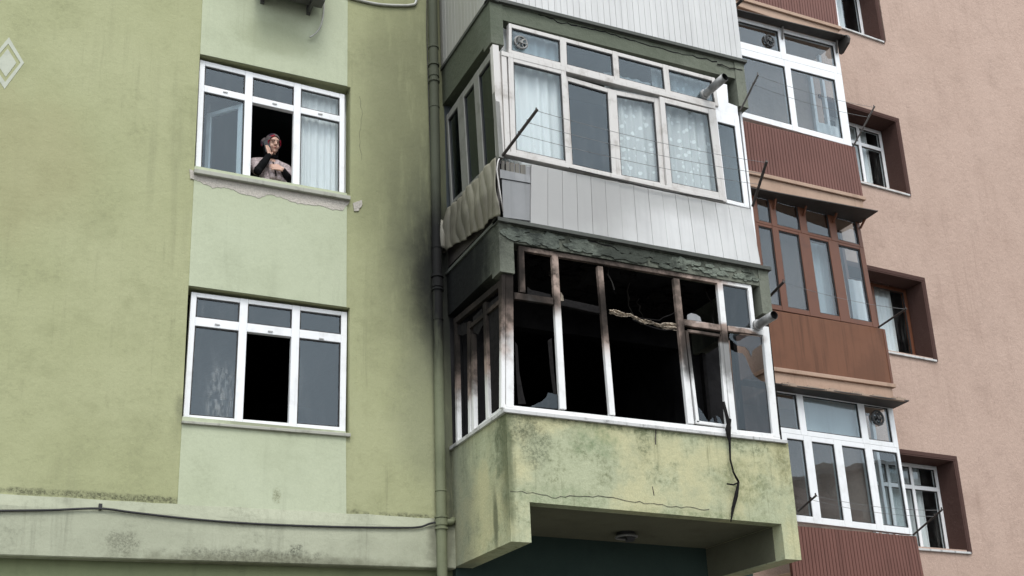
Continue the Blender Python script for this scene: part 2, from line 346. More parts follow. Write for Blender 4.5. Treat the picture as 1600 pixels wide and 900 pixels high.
def fabric(name, c, lace=0.0):
    t = NT(name)
    df = t.n('ShaderNodeBsdfDiffuse'); df.inputs[0].default_value = (*c, 1)
    tl = t.n('ShaderNodeBsdfTranslucent'); tl.inputs[0].default_value = (*c, 1)
    tp = t.n('ShaderNodeBsdfTransparent')
    m1 = t.n('ShaderNodeMixShader'); m1.inputs[0].default_value = .35; t.l(df.outputs[0], m1.inputs[1]); t.l(tl.outputs[0], m1.inputs[2])
    m2 = t.n('ShaderNodeMixShader'); t.l(m1.outputs[0], m2.inputs[1]); t.l(tp.outputs[0], m2.inputs[2])
    if lace:
        vo = t.n('ShaderNodeTexVoronoi'); vo.inputs['Scale'].default_value = 11; t.l(t.pos(), vo.inputs['Vector'])
        k = t.rng(vo.outputs['Distance'], .22, .34, .04, .04+lace)
    else: k = .06
    t.put(m2.inputs[0], k); t.l(m2.outputs[0], t.out.inputs['Surface']); return t.m
M['sheer'] = fabric('sheer_curtain', (.95, .97, .97))
M['lace'] = fabric('lace_curtain', (.94, .96, .96), .26)
M['tulle'] = fabric('white_tulle', (.95, .97, .97))

def print_fabric(name, a, b, scale):
    t = NT(name)
    vo = t.n('ShaderNodeTexVoronoi'); vo.inputs['Scale'].default_value = scale; t.l(t.pos(), vo.inputs['Vector'])
    col = t.mix(t.rng(vo.outputs['Distance'], .25, .45), a, b)
    t.bsdf(t.mix(t.rng(t.noise(40, 3), .4, .6, 0, .5), col, tuple(x*.5 for x in b)), .95, t.bump(t.noise(60, 4), .3, .01), spec=.1); return t.m
M['cardigan'] = print_fabric('patterned_cardigan', (.30, .24, .25), (.50, .42, .42), 38)
def scarf_mat():
    t = NT('headscarf_print')
    vo = t.n('ShaderNodeTexVoronoi'); vo.inputs['Scale'].default_value = 17; t.l(t.pos(), vo.inputs['Vector'])
    cr = t.n('ShaderNodeValToRGB'); e = cr.color_ramp; e.interpolation = 'CONSTANT'
    e.elements[0].color = (.045, .03, .045, 1); e.elements[1].position = .22; e.elements[1].color = (.24, .015, .03, 1)
    for p, c in ((.58, (.12, .10, .10, 1)), (.72, (.06, .05, .06, 1)), (.8, (.26, .03, .04, 1))):
        k = e.elements.new(p); k.color = c
    sp = t.n('ShaderNodeSeparateColor'); t.l(vo.outputs['Color'], sp.inputs[0]); t.l(sp.outputs[0], cr.inputs[0])
    t.bsdf(cr.outputs[0], .9, spec=.1); return t.m
M['scarf'] = scarf_mat()

# ------------------------------------------------------------------ mesh helpers
class MB:
    def __init__(s): s.v = []; s.f = []; s.mi = []
    def hexa(s, p, mi=0):
        b = len(s.v); s.v += [Vector(q) for q in p]
        for f in ((0, 1, 2, 3), (7, 6, 5, 4), (0, 4, 5, 1), (1, 5, 6, 2), (2, 6, 7, 3), (3, 7, 4, 0)):
            s.f.append(tuple(b+i for i in f)); s.mi.append(mi)
        return s
    def box(s, x0, y0, z0, x1, y1, z1, mi=0):
        return s.hexa([(x0, y0, z0), (x1, y0, z0), (x1, y0, z1), (x0, y0, z1), (x0, y1, z0), (x1, y1, z0), (x1, y1, z1), (x0, y1, z1)], mi)
    def quad(s, a, b, c, d, mi=0):
        k = len(s.v); s.v += [Vector(q) for q in (a, b, c, d)]; s.f.append((k, k+1, k+2, k+3)); s.mi.append(mi); return s
    def prism(s, pts, ext, mi=0):
        k = len(s.v); n = len(pts); ext = Vector(ext)
        s.v += [Vector(p) for p in pts] + [Vector(p)+ext for p in pts]
        s.f.append(tuple(range(k, k+n))); s.mi.append(mi)
        s.f.append(tuple(range(k+2*n-1, k+n-1, -1))); s.mi.append(mi)
        for i in range(n):
            j = (i+1) % n; s.f.append((k+j, k+i, k+n+i, k+n+j)); s.mi.append(mi)
        return s
    def tube(s, pts, r, n=8, mi=0, caps=True):
        pts = [Vector(p) for p in pts]; k = len(s.v); rr = r if isinstance(r, (list, tuple)) else [r]*len(pts)
        a = None
        for i, p in enumerate(pts):
            d = (pts[min(i+1, len(pts)-1)]-pts[max(i-1, 0)]).normalized()
            if a is None: a = d.orthogonal().normalized()
            a = (a - d*a.dot(d)).normalized(); b = d.cross(a)
            for j in range(n):
                t = 2*math.pi*j/n; s.v.append(p+(a*math.cos(t)+b*math.sin(t))*rr[i])
        for i in range(len(pts)-1):
            for j in range(n):
                q = (j+1) % n; s.f.append((k+i*n+j, k+i*n+q, k+(i+1)*n+q, k+(i+1)*n+j)); s.mi.append(mi)
        if caps:
            s.f.append(tuple(k+j for j in reversed(range(n)))); s.mi.append(mi)
            e = k+(len(pts)-1)*n; s.f.append(tuple(e+j for j in range(n))); s.mi.append(mi)
        return s
    def bar(s, pl, p, q, w, f, b, mi=0, ext=0.0):
        """beam on a plane between photo points p, q; w metres wide, from f in front of the plane to b behind it"""
        P, Q = pl.at(p), pl.at(q); return s.bar3(pl.n, P, Q, w, f, b, mi, ext)
    def bar3(s, n, P, Q, w, f, b, mi=0, ext=0.0):
        P, Q = Vector(P), Vector(Q); d = (Q-P).normalized(); e = d.cross(n).normalized()*(w/2); P = P-d*ext; Q = Q+d*ext
        F, B = n*f, -n*b
        return s.hexa([P-e+F, Q-e+F, Q+e+F, P+e+F, P-e+B, Q-e+B, Q+e+B, P+e+B], mi)
    def sheet(s, grid, mi=0):
        k = len(s.v); nr, nc = len(grid), len(grid[0])
        for row in grid: s.v += [Vector(p) for p in row]
        for i in range(nr-1):
            for j in range(nc-1):
                s.f.append((k+i*nc+j, k+i*nc+j+1, k+(i+1)*nc+j+1, k+(i+1)*nc+j)); s.mi.append(mi)
        return s
    def mesh(s, name, mats):
        me = bpy.data.meshes.new(name); me.from_pydata([tuple(v) for v in s.v], [], s.f)
        for m in (mats if isinstance(mats, (list, tuple)) else [mats]): me.materials.append(m)
        me.polygons.foreach_set('material_index', s.mi)
        bm = bmesh.new(); bm.from_mesh(me); bmesh.ops.recalc_face_normals(bm, faces=bm.faces); bm.to_mesh(me); bm.free()
        return me
    def build(s, name, mats, parent=None, smooth=False, bevel=0, solid=0, **props):
        o = bpy.data.objects.new(name, s.mesh(name, mats)); return link(o, parent, smooth, bevel, solid, **props)
def base_of(o):
    v = Vector((0, 0, 0))
    while o is not None: v += Vector(o.location); o = o.parent
    return v
def link(o, parent=None, smooth=False, bevel=0, solid=0, **props):
    scene.collection.objects.link(o)
    if parent is not None:
        o.parent = parent; o.location = -base_of(parent)
    if smooth:
        for p in o.data.polygons: p.use_smooth = True
    if solid:
        m = o.modifiers.new('solid', 'SOLIDIFY'); m.thickness = solid; m.offset = 0
    if bevel:
        m = o.modifiers.new('bevel', 'BEVEL'); m.width = bevel; m.segments = 2; m.limit_method = 'ANGLE'; m.harden_normals = False
    for k, v in props.items(): o[k] = v
    return o
def thing(name, loc, label, category, group=None):
    o = bpy.data.objects.new(name, None); scene.collection.objects.link(o); o.location = loc; o.empty_display_size = .2
    o['label'] = label; o['category'] = category
    if group: o['group'] = group
    return o

class Quad:
    def __init__(s, pl, TL, TR, BR, BL):
        s.pl = pl; s.n = pl.n
        s.c = [Vector(p) if len(p) == 3 else pl.at(p) for p in (TL, TR, BR, BL)]
    def pt(s, u, v, o=0.0):
        a, b, c, d = s.c
        return a*(1-u)*(1-v) + b*u*(1-v) + c*u*v + d*(1-u)*v + s.n*o
    def uv(s, q):
        P = s.pl.at(q); u = v = .5
        for _ in range(8):
            r = P - s.pt(u, v); e = 1e-4
            du = (s.pt(u+e, v)-s.pt(u, v))/e; dv = (s.pt(u, v+e)-s.pt(u, v))/e
            a, b, c = du.dot(du), du.dot(dv), dv.dot(dv); p, w = r.dot(du), r.dot(dv); D = a*c-b*b
            u += (p*c-w*b)/D; v += (a*w-b*p)/D
        return u, v
    def wid(s): return (s.pt(1, .5)-s.pt(0, .5)).length
    def hei(s): return (s.pt(.5, 1)-s.pt(.5, 0)).length
    def bar(s, mb, u0, v0, u1, v1, f, b, mi=0):
        g = [s.pt(u0, v0), s.pt(u1, v0), s.pt(u1, v1), s.pt(u0, v1)]
        mb.hexa([p+s.n*f for p in g] + [p-s.n*b for p in g], mi)

class Win:
    """window frame on a quad: one frame mesh, its panes, gaskets"""
    def __init__(s, q, depth=.06): s.q = q; s.fr = MB(); s.gk = MB(); s.panes = []; s.d = depth
    def lattice(s, cols, rows, v0=0, v1=1, u0=0, u1=1, f=0.0, skip=(), edges='LRTB'):
        """cols, rows: glass ranges (u or v); bars fill the rest"""
        q, d = s.q, s.d; us = [u0] + [x for c in cols for x in c] + [u1]
        for i in range(0, len(us), 2):
            if us[i+1]-us[i] > 1e-4: q.bar(s.fr, us[i], v0, us[i+1], v1, f+.002, d)
        vv = [v0] + [x for r in rows for x in r] + [v1]
        for (a, b) in cols:
            for i in range(0, len(vv), 2):
                if vv[i+1]-vv[i] > 1e-4: q.bar(s.fr, a, vv[i], b, vv[i+1], f, d)
        for ci, (a, b) in enumerate(cols):
            for ri, (c, e) in enumerate(rows):
                if (ci, ri) in skip: continue
                s.panes.append((a, c, b, e, f))
    def gasket(s, a, c, b, e, f, t=.012):
        q = s.q; tu, tv = t/q.wid(), t/q.hei()
        q.bar(s.gk, a, c, b, c+tv, f-.010, .026-f); q.bar(s.gk, a, e-tv, b, e, f-.010, .026-f)
        q.bar(s.gk, a, c+tv, a+tu, e-tv, f-.010, .026-f); q.bar(s.gk, b-tu, c+tv, b, e-tv, f-.010, .026-f)
    def finish(s, parent, frame_name, fmat, gmat, gasket=True, kids=True, label=None):
        fo = s.fr.build(frame_name, fmat, parent, bevel=.005)
        if label: fo['label'] = label
        host = fo if kids else parent
        for (a, c, b, e, f) in s.panes:
            g = MB(); q = s.q; m = .006
            q.bar(g, a-m/q.wid(), c-m/q.hei(), b+m/q.wid(), e+m/q.hei(), f-.022, .028-f)
            g.build('pane', gmat, host)
            if gasket: s.gasket(a, c, b, e, f)
        if gasket and s.gk.v: s.gk.build('gasket', M['rubber'], host)
        return fo
def colsof(q, pairs): return [tuple(sorted((q.uv(a)[0], q.uv(b)[0]))) for a, b in pairs]
def rowsof(q, pairs): return [tuple(sorted((q.uv(a)[1], q.uv(b)[1]))) for a, b in pairs]

def curtain(name, P0, P1, z0, z1, amp, per, mat, label, group=None, n=140, split=0, seed=0):
    rnd = random.Random(seed); P0, P1 = Vector(P0), Vector(P1); d = P1-P0; L = d.length; nrm = Vector((0, 0, 1)).cross(d.normalized())
    ph = [rnd.uniform(0, 6.28) for _ in range(4)]
    def wave(t, k):
        x = t*L/per*2*math.pi
        return amp*(math.sin(x+ph[0]+.6*math.sin(x*.23+ph[1]))*.7+.3*math.sin(x*.41+ph[2]))*(.55+.45*k)
    g = []
    for i in range(9):
        k = i/8; row = []
        for j in range(n+1):
            t = j/n; p = P0+d*t+nrm*wave(t, k); row.append((p.x, p.y, z1+(z0-z1)*k))
        g.append(row)
    o = MB().sheet(g).build(name, mat, None, smooth=True)
    o['label'] = label; o['category'] = 'curtain'
    if group: o['group'] = group
    return o

def room(parent, x0, y0, z0, x1, y1, z1, mat, name='room'):
    """a room open towards the street"""
    mb = MB()
    mb.quad((x0, y1, z0), (x1, y1, z0), (x1, y1, z1), (x0, y1, z1)); mb.quad((x0, y0, z0), (x0, y1, z0), (x0, y1, z1), (x0, y0, z1))
    mb.quad((x1, y0, z0), (x1, y1, z0), (x1, y1, z1), (x1, y0, z1)); mb.quad((x0, y0, z0), (x1, y0, z0), (x1, y1, z0), (x0, y1, z0))
    mb.quad((x0, y0, z1), (x1, y0, z1), (x1, y1, z1), (x0, y1, z1))
    return mb.build(name, mat, parent)

# ------------------------------------------------------------------ ground
MB().sheet([[(-600, -600, 0), (600, -600, 0)], [(-600, 600, 0), (600, 600, 0)]]).build('street', M['asphalt'], kind='structure')
MB().box(-60, 7.4, .0, 70, 11.0, .13).build('pavement', M['paving'], kind='structure')
MB().box(-60, -12, .0, 70, -6.5, .13).build('pavement', M['paving'], kind='structure')

# ================================================================== GREEN BUILDING
green = thing('apartment_building', (3, WALL_Y, 0), 'green plastered apartment block with a burnt-out glazed balcony', 'building')
TOPZ = 14.0; LEFTX = -7.0
recP = wallP.off(-.055)
uwQ = Quad(recP, Z1(112, 45), Z1(895, 235), Z1(893, 785), Z1(87, 640))
lwQ = Quad(recP, Z2(135, 55), Z2(978, 165), Z2(969, 815), Z2(90, 745))
bandTop = .5*(wallP.at((0, 774)).z+wallP.at((690, 813)).z)
bT0, bT1 = wallP.at((0, 774)), wallP.at((690, 812))
bB0, bB1 = wallP.off(.05).at((0, 867.5)), wallP.off(.05).at((690, 888))
def zline(A, B, x): return A.z+(B.z-A.z)*(x-A.x)/(B.x-A.x)
# openings in the wall (a little larger than the frames)
def opening(q):
    xs = [p.x for p in q.c]; zs = [p.z for p in q.c]
    return min(xs)-.012, max(xs)+.012, min(zs)+.0, max(zs)+.03
oU, oL = opening(uwQ), opening(lwQ)
ox0, ox1 = min(oU[0], oL[0]), max(oU[1], oL[1])
mb = MB(); y0, y1 = WALL_Y, WALL_Y+.24
zb = bT0.z-.3
BACKX = 8.5
mb.box(LEFTX, y0, zb, ox0, y1, TOPZ); mb.box(ox1, y0, zb, SIDE_X+.02, y1, TOPZ)
mb.box(ox0, y0, zb, ox1, y1, oL[2]); mb.box(ox0, y0, oL[3], ox1, y1, oU[2]); mb.box(ox0, y0, oU[3], ox1, y1, TOPZ)
mb.build('wall', M['green'], green)
# wall behind the balconies; wide opening per floor added to keep the glazing dark
mb = MB(); fl = [4.2, 6.95, 9.7, 12.4]
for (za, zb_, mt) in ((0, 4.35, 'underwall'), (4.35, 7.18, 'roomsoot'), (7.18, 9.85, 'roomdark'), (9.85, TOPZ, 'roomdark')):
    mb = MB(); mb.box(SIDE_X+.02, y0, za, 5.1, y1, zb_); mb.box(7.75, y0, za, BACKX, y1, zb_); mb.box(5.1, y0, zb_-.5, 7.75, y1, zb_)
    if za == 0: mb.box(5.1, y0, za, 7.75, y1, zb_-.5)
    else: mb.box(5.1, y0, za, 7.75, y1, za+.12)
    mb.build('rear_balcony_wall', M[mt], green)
# pale panel around the windows
pl, pr = [], []
def panel(zlo, zhi, xl0, xl1, xr0, xr1):
    mb = MB(); mb.prism([(xl0, WALL_Y-.009, zlo), (xr0, WALL_Y-.009, zlo), (xr1, WALL_Y-.009, zhi), (xl1, WALL_Y-.009, zhi)], (0, .012, 0)); mb.build('painted_panel', M['panel'], green)
a, b = wallP.at((277, 785)), wallP.at((541, 802))
px0, px1 = wallP.at((302, 300)).x, wallP.at((541.3, 400)).x
panel(bT0.z-.12, oL[2]+.01, a.x, px0, b.x, px1)
panel(oL[3]-.0, oU[2]+.01, px0, px0, px1, px1)
panel(oU[3]-.0, TOPZ, px0, wallP.at((314, 0)).x, px1, px1)
# ledge band
mb = MB(); yb = WALL_Y-.05
L = -7.0; zt = lambda x: zline(bT0, bT1, x); zl = lambda x: zline(bB0, bB1, x)
x1 = SIDE_X-.0
prof = []
NB = 60
rnd = random.Random(3)
g = []
for i in range(NB+1):
    x = L+(x1-L)*i/NB; j = rnd.uniform(-.006, .006)
    g.append([(x, WALL_Y+.02, zt(x)+.012+j), (x, WALL_Y-.012, zt(x)+.008+j), (x, yb+.006+rnd.uniform(-.004, .004), zt(x)-.10+j), (x, yb, zt(x)-.14), (x, yb-.004, .5*(zt(x)+zl(x))), (x, yb, zl(x)+.01), (x, yb+.012, zl(x)), (x, WALL_Y+.12, zl(x)-.0)])
mb.sheet(g); mb.build('band', M['band'], green)
MB().box(L, WALL_Y+.09, 0, SIDE_X+.1, WALL_Y+.3, max(zl(L), zl(x1))+.05).build('lower_wall', M['lower'], green)

def lit(q, z, pairs): return colsof(q, [(z(a, y), z(b, y)) for a, b, y in pairs])
# --- upper left window
w = Win(uwQ)
cols = colsof(uwQ, [(Z1(131, 300), Z1(354, 300)), (Z1(395, 300), Z1(620, 300)), (Z1(657, 350), Z1(868, 350))])
rows = rowsof(uwQ, [(Z1(250, 104), Z1(250, 208)), (Z1(250, 243), Z1(250, 655))])
w.lattice(cols, rows, skip={(1, 1)})
win_up = w.finish(green, 'window', M['white'], M['glass'])
for c in [c for c in win_up.children if c.name.startswith('pane')][-2:]: c.data.materials[0] = M['glassclear']
win_up['label'] = 'white window with a woman at its open middle casement'
hb = MB()
for (hx, hy) in ((250, 222), (516, 285), (763, 340)):
    p = recP.at(Z1(hx, hy)); hb.box(p.x-.025, p.y-.012, p.z-.006, p.x+.025, p.y+.0, p.z+.006)
hb.build('drain_cap', M['sillmetal'], win_up)
mb = MB()
A, B = wallP.off(.06).at(Z1(82, 632)), wallP.off(.06).at(Z1(928, 782)); A2_, B2_ = wallP.off(.06).at(Z1(82, 655)), wallP.off(.06).at(Z1(928, 803))
mb.hexa([A2_, B2_, B, A, A2_+Vector((0, .2, 0)), B2_+Vector((0, .2, 0)), B+Vector((0, .2, .01)), A+Vector((0, .2, .01))])
mb.build('sill', M['sillstone'], win_up, bevel=.006)
# open casement seen through the left pane
H0 = uwQ.pt(cols[0][1]+.01, rows[1][0]+.012); H1 = uwQ.pt(cols[0][1]+.01, rows[1][1])
Fr = Plane((0, 0, H0.z-.03), (0, 0, 1)).at(Z1(168, 345))
dv = Vector((Fr.x-H0.x, Fr.y-H0.y, 0)); dv = dv.normalized()*min(.62, dv.length)
if dv.y < .12: dv.y = .2
H0.y += .07; H1.y += .07
sq = Quad(Plane(H0, dv.cross(Vector((0, 0, 1)))), H0+dv, H0, H1, H1+dv)
s = Win(sq, .05); s.lattice([(.12, .88)], [(.055, .945)]); s.finish(win_up, 'sash', M['white'], M['glassclear'], kids=False)
# --- lower left window
w = Win(lwQ)
cols2 = colsof(lwQ, [(Z2(138, 500), Z2(380, 500)), (Z2(425, 500), Z2(670, 500)), (Z2(713, 520), Z2(941, 520))])
rows2 = rowsof(lwQ, [(Z2(280, 98), Z2(280, 205)), (Z2(280, 252), Z2(280, 733))])
w.lattice(cols2, rows2, skip={(1, 1)})
win_lo = w.finish(green, 'window', M['white'], M['glass'])
[c for c in win_lo.children if c.name.startswith('pane')][1].data.materials[0] = M['glasssmear']
win_lo['label'] = 'white window with an empty black middle opening'
hb = MB()
for (hx, hy) in ((275, 232), (562, 270), (838, 310)):
    p = recP.at(Z2(hx, hy)); hb.box(p.x-.025, p.y-.012, p.z-.006, p.x+.025, p.y+.0, p.z+.006)
hb.build('drain_cap', M['sillmetal'], win_lo)
mb = MB(); A, B = wallP.off(.04).at(Z2(84, 750)), wallP.off(.04).at(Z2(998, 820)); C_, D_ = wallP.off(.04).at(Z2(84, 764)), wallP.off(.04).at(Z2(998, 838))
mb.hexa([C_, D_, B, A, C_+Vector((0, .16, 0)), D_+Vector((0, .16, 0)), B+Vector((0, .16, .01)), A+Vector((0, .16, .01))])
mb.build('sill', M['sillstone'], win_lo, bevel=.005)
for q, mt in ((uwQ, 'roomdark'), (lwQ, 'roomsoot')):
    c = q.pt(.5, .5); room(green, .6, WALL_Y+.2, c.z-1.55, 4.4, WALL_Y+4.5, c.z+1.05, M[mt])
# cracks: thin raised lips along the long crack of the beams
def crack(pl, pts, parent, mat, w=.006, seed=0, off=.003):
    rnd = random.Random(seed); m = MB(); P = []
    for i in range(len(pts)-1):
        (xa, ya), (xb, yb_) = pts[i], pts[i+1]; n = max(2, int(math.hypot(xb-xa, yb_-ya)/7))
        for k in range(n): t = k/n; P.append((xa+(xb-xa)*t+rnd.uniform(-1, 1), ya+(yb_-ya)*t+rnd.uniform(-1.6, 1.6)))
    P.append(pts[-1]); P = [pl.at(p) for p in P]
    for a_, b_ in zip(P, P[1:]): m.bar3(pl.n, a_, b_, w*rnd.uniform(.5, 1.5), off, .004, ext=.002)
    return m.build('crack', mat, parent)
# broken plaster under the upper sill and repairs
def ragged(pl, top, bottom, name, mat, off=.013, thick=.012, parent=green, seed=1, amp=1.0):
    rnd = random.Random(seed); pts = [pl.at(p) for p in top]
    bb = []
    for i in range(len(bottom)-1):
        (xa, ya), (xb, yb_) = bottom[i], bottom[i+1]; n = max(2, int(math.hypot(xb-xa, yb_-ya)/3))
        for k in range(n): t = k/n; bb.append((xa+(xb-xa)*t+rnd.uniform(-amp, amp)*.5, ya+(yb_-ya)*t+rnd.uniform(-amp, amp)))
    pts += [pl.at(p) for p in reversed(bb)]
    m = MB().prism([p+pl.n*off for p in pts], -pl.n*thick); return m.build(name, mat, parent)
ragged(wallP, [Z1(55, 640), Z1(85, 652), Z1(925, 800)], [Z1(58, 690), Z1(90, 700), Z1(180, 742), Z1(260, 740), Z1(330, 770), Z1(430, 798), Z1(480, 778), Z1(560, 795), Z1(640, 828), Z1(760, 838), Z1(830, 862), Z1(880, 862), Z1(925, 815)], 'broken_plaster', M['patch'], seed=2)
ragged(wallP, [(551, 318), (565, 313)], [(553, 330), (560, 329), (567, 318)], 'broken_plaster', M['patch'], seed=5)
crack(wallP.off(.001), [(562, 150), (566, 180), (561, 215), (565, 250)], green, M['hair'], .003, 21, .002)
# diamond emblem painted on the wall
mb = MB(); O = [(14, 58), (37.5, 98), (7, 139), (-19, 98)]; I = [(13, 68), (32, 98), (8, 128), (-13, 98)]; Q3 = [(12, 76), (25.5, 98), (9, 120), (-6, 98)]
Ow, Iw, Qw = ([wallP.off(.004).at(p) for p in s_] for s_ in (O, I, Q3))
for i in range(4):
    j = (i+1) % 4; mb.prism([Ow[i], Ow[j], Iw[j], Iw[i]], (0, .006, 0))
mb.prism(Qw, (0, .006, 0)); mb.build('diamond_emblem', M['emblem'], green)

# ------------------------------------------------------------------ balconies of the green building
def P3(x, y, z): return Vector((x, y, z))
def fz(q, pl=frontP): return pl.at(q).z
# burnt balcony: parapet, cheeks, slab
zTL, zTR = fz((790, 645)), fz((1230, 692))
zBL, zBR = fz((798.5, 846)), fz((1253.5, 875))
zML, zMR = fz((828.6, 784)), fz((1220, 819))
CW = .215
xl, xr = SIDE_X, END_X
mb = MB()
def slabx(x0, x1, y0, y1, zb0, zb1, zt0, zt1):
    mb.hexa([(x0, y0, zb0), (x1, y0, zb1), (x1, y0, zt1), (x0, y0, zt0), (x0, y1, zb0), (x1, y1, zb1), (x1, y1, zt1), (x0, y1, zt0)])
lerp = lambda a, b, t: a+(b-a)*t
tz = lambda x: lerp(zTL, zTR, (x-xl)/(xr-xl)); mz = lambda x: lerp(zML, zMR, (x-xl)/(xr-xl))
slabx(xl, xl+CW, FRONT_Y, WALL_Y, zBL, zBL, tz(xl), tz(xl+CW))
slabx(xr-CW, xr, FRONT_Y, WALL_Y, zBR, zBR, tz(xr-CW), tz(xr))
slabx(xl+CW, xr-CW, FRONT_Y+.001, FRONT_Y+.15, mz(xl+CW), mz(xr-CW), tz(xl+CW), tz(xr-CW))
burnt = mb.build('balcony', M['parapet'], green, label='burnt-out glazed balcony with sooty window frame')
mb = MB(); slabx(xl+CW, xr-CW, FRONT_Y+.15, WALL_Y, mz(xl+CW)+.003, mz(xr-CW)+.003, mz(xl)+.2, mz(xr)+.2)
mb.hexa([(xr-CW-.006, FRONT_Y+.16, zBR+.012), (xr-CW-.0005, FRONT_Y+.16, zBR+.012), (xr-CW-.0005, FRONT_Y+.16, mz(xr)), (xr-CW-.006, FRONT_Y+.16, mz(xr)), (xr-CW-.006, WALL_Y-.01, zBR+.012), (xr-CW-.0005, WALL_Y-.01, zBR+.012), (xr-CW-.0005, WALL_Y-.01, mz(xr)), (xr-CW-.006, WALL_Y-.01, mz(xr))])  # darker sheet over the right cheek's inner face, toned like the soffit
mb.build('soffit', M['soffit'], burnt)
# dark doorway frame under the balcony
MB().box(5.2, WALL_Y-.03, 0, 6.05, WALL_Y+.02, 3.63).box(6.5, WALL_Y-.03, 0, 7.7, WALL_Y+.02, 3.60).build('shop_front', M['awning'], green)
# sill
mb = MB()
sA, sB, sC, sD = (frontP.off(.03).at(p) for p in ((787, 637.5), (1230.5, 687.5), (1231, 692.5), (787.5, 643.5)))
dy = Vector((0, .14, 0)); mb.hexa([sD, sC, sB, sA, sD+dy, sC+dy, sB+dy, sA+dy])
wB = sideP.off(.03)
e0, e1 = wB.at(Z6(62, 850)), wB.at(Z6(62, 862))
mb.hexa([(SIDE_X-.03, FRONT_Y-.028, sD.z), (SIDE_X-.03, WALL_Y-.02, sD.z), (SIDE_X-.03, WALL_Y-.02, sA.z), (SIDE_X-.03, FRONT_Y-.028, sA.z),
         (SIDE_X+.1, FRONT_Y-.028, sD.z), (SIDE_X+.1, WALL_Y-.02, sD.z), (SIDE_X+.1, WALL_Y-.02, sA.z), (SIDE_X+.1, FRONT_Y-.028, sA.z)])
mb.build('sill', M['sillmetal'], burnt, bevel=.004)

# slabs of the two balconies above
def upper_slab(tl, tr, blockbot_l, beam_l, beam_r, blockbot_r, bw_l, bw_r, name, lab, mat):
    mb = MB(); zt0, zt1 = fz(tl), fz(tr); zb0 = fz(blockbot_l); zb1 = fz(blockbot_r); m0, m1 = fz(beam_l), fz(beam_r)
    t = lambda x: lerp(zt0, zt1, (x-xl)/(xr-xl)); m = lambda x: lerp(m0, m1, (x-xl-bw_l)/(xr-xl-bw_r-bw_l))
    def B(x0, x1, y0, y1, a, b, c, d): mb.hexa([(x0, y0, a), (x1, y0, b), (x1, y0, d), (x0, y0, c), (x0, y1, a), (x1, y1, b), (x1, y1, d), (x0, y1, c)])
    B(xl, xl+bw_l, FRONT_Y, FRONT_Y+.2, zb0, zb0, t(xl)-.05, t(xl+bw_l)-.05)
    B(xl, xl+.16, FRONT_Y+.2, WALL_Y, zb0+.06, zb0+.06, t(xl)-.05, t(xl)-.05)
    B(xl+bw_l, xr-bw_r, FRONT_Y+.012, FRONT_Y+.18, m(xl+bw_l), m(xr-bw_r), t(xl+bw_l)-.05, t(xr-bw_r)-.05)
    B(xr-bw_r, xr, FRONT_Y, WALL_Y, zb1, zb1, t(xr-bw_r)-.05, t(xr)-.05)
    B(xl-.0, xr, FRONT_Y+.0, WALL_Y, t(xl)-.05+.0005, t(xr)-.05+.0005, t(xl)-.012, t(xr)-.012)
    o = mb.build(name, mat, green); o['label'] = lab
    g = MB()   # drip edge
    g.hexa([(xl-.02, FRONT_Y-.035, t(xl)-.04), (xr+.03, FRONT_Y-.035, t(xr)-.04), (xr+.03, FRONT_Y-.035, t(xr)), (xl-.02, FRONT_Y-.035, t(xl)),
            (xl-.02, FRONT_Y+.10, t(xl)-.05), (xr+.03, FRONT_Y+.10, t(xr)-.05), (xr+.03, FRONT_Y+.10, t(xr)+.01), (xl-.02, FRONT_Y+.10, t(xl)+.01)])
    g.hexa([(xl-.02, FRONT_Y-.03, t(xl)-.038), (xl-.02, WALL_Y, t(xl)-.038), (xl-.02, WALL_Y, t(xl)-.002), (xl-.02, FRONT_Y-.03, t(xl)-.002),
            (xl+.1, FRONT_Y-.03, t(xl)-.048), (xl+.1, WALL_Y, t(xl)-.048), (xl+.1, WALL_Y, t(xl)+.008), (xl+.1, FRONT_Y-.03, t(xl)+.008)])
    g.build('drip_edge', M['gutter'], o)
    return o, t, m
mid, midT, midM = upper_slab((778, 341), (1197, 418), (783, 424), (808, 379), (1176, 444), (1197, 490), .165, .14, 'balcony', 'glazed balcony with white siding above the burnt one', M['slab'])
top, topT, topM = upper_slab((770, -2), (1158, 94), (768, 66), (793, 32), (1150, 122), (1163, 167), .155, .14, 'balcony', 'topmost balcony with ribbed white siding', M['slab'])
# loose flakes of plaster left on the sooty beam
rnd = random.Random(11); fk = MB()
for i in range(150):
    x = xl + .05 + (xr-xl-.2)*rnd.random()**1.15; z = rnd.uniform(midM(min(max(x, xl+.17), xr-.15))+.03, midT(x)-.09)
    s_ = rnd.uniform(.02, .085)*(1.0 if x < 7 else .7); n = rnd.randint(5, 11); yy = FRONT_Y + (.0 if x < xl+.165 or x > xr-.14 else .012)
    pts = []
    for k in range(n):
        a_ = 2*math.pi*k/n; r_ = s_*rnd.uniform(.4, 1.15); pts.append((x+r_*1.7*math.cos(a_), yy-.010-rnd.uniform(0, .006), z+r_*.62*math.sin(a_)))
    if min(p[0] for p in pts) < xl+.01 or max(p[0] for p in pts) > xr-.02: continue
    fk.prism(pts, (0, .016, 0))
fk.build('plaster_flake', M['flake'], mid, kind='stuff')
crack(frontP.off(-.011), [Z7(120, 40), Z7(240, 90), Z7(420, 130), Z7(560, 170), Z7(720, 215), Z7(900, 255)], top, M['char'], .010, 1)
crack(frontP, [Z7(900, 262), Z7(950, 280), Z7(1005, 290)], top, M['char'], .012, 2)
crack(frontP, [A2(325, 462), A2(420, 470), A2(520, 490), A2(640, 480), A2(760, 490), A2(900, 512), A2(1040, 530), A2(1180, 540)], burnt, M['rust'], .004, 3)
crack(frontP, [A2(952, 190), A2(950, 260)], burnt, M['rust'], .008, 4)
crack(frontP, [A2(935, 440), A2(943, 480)], burnt, M['rust'], .005, 5)
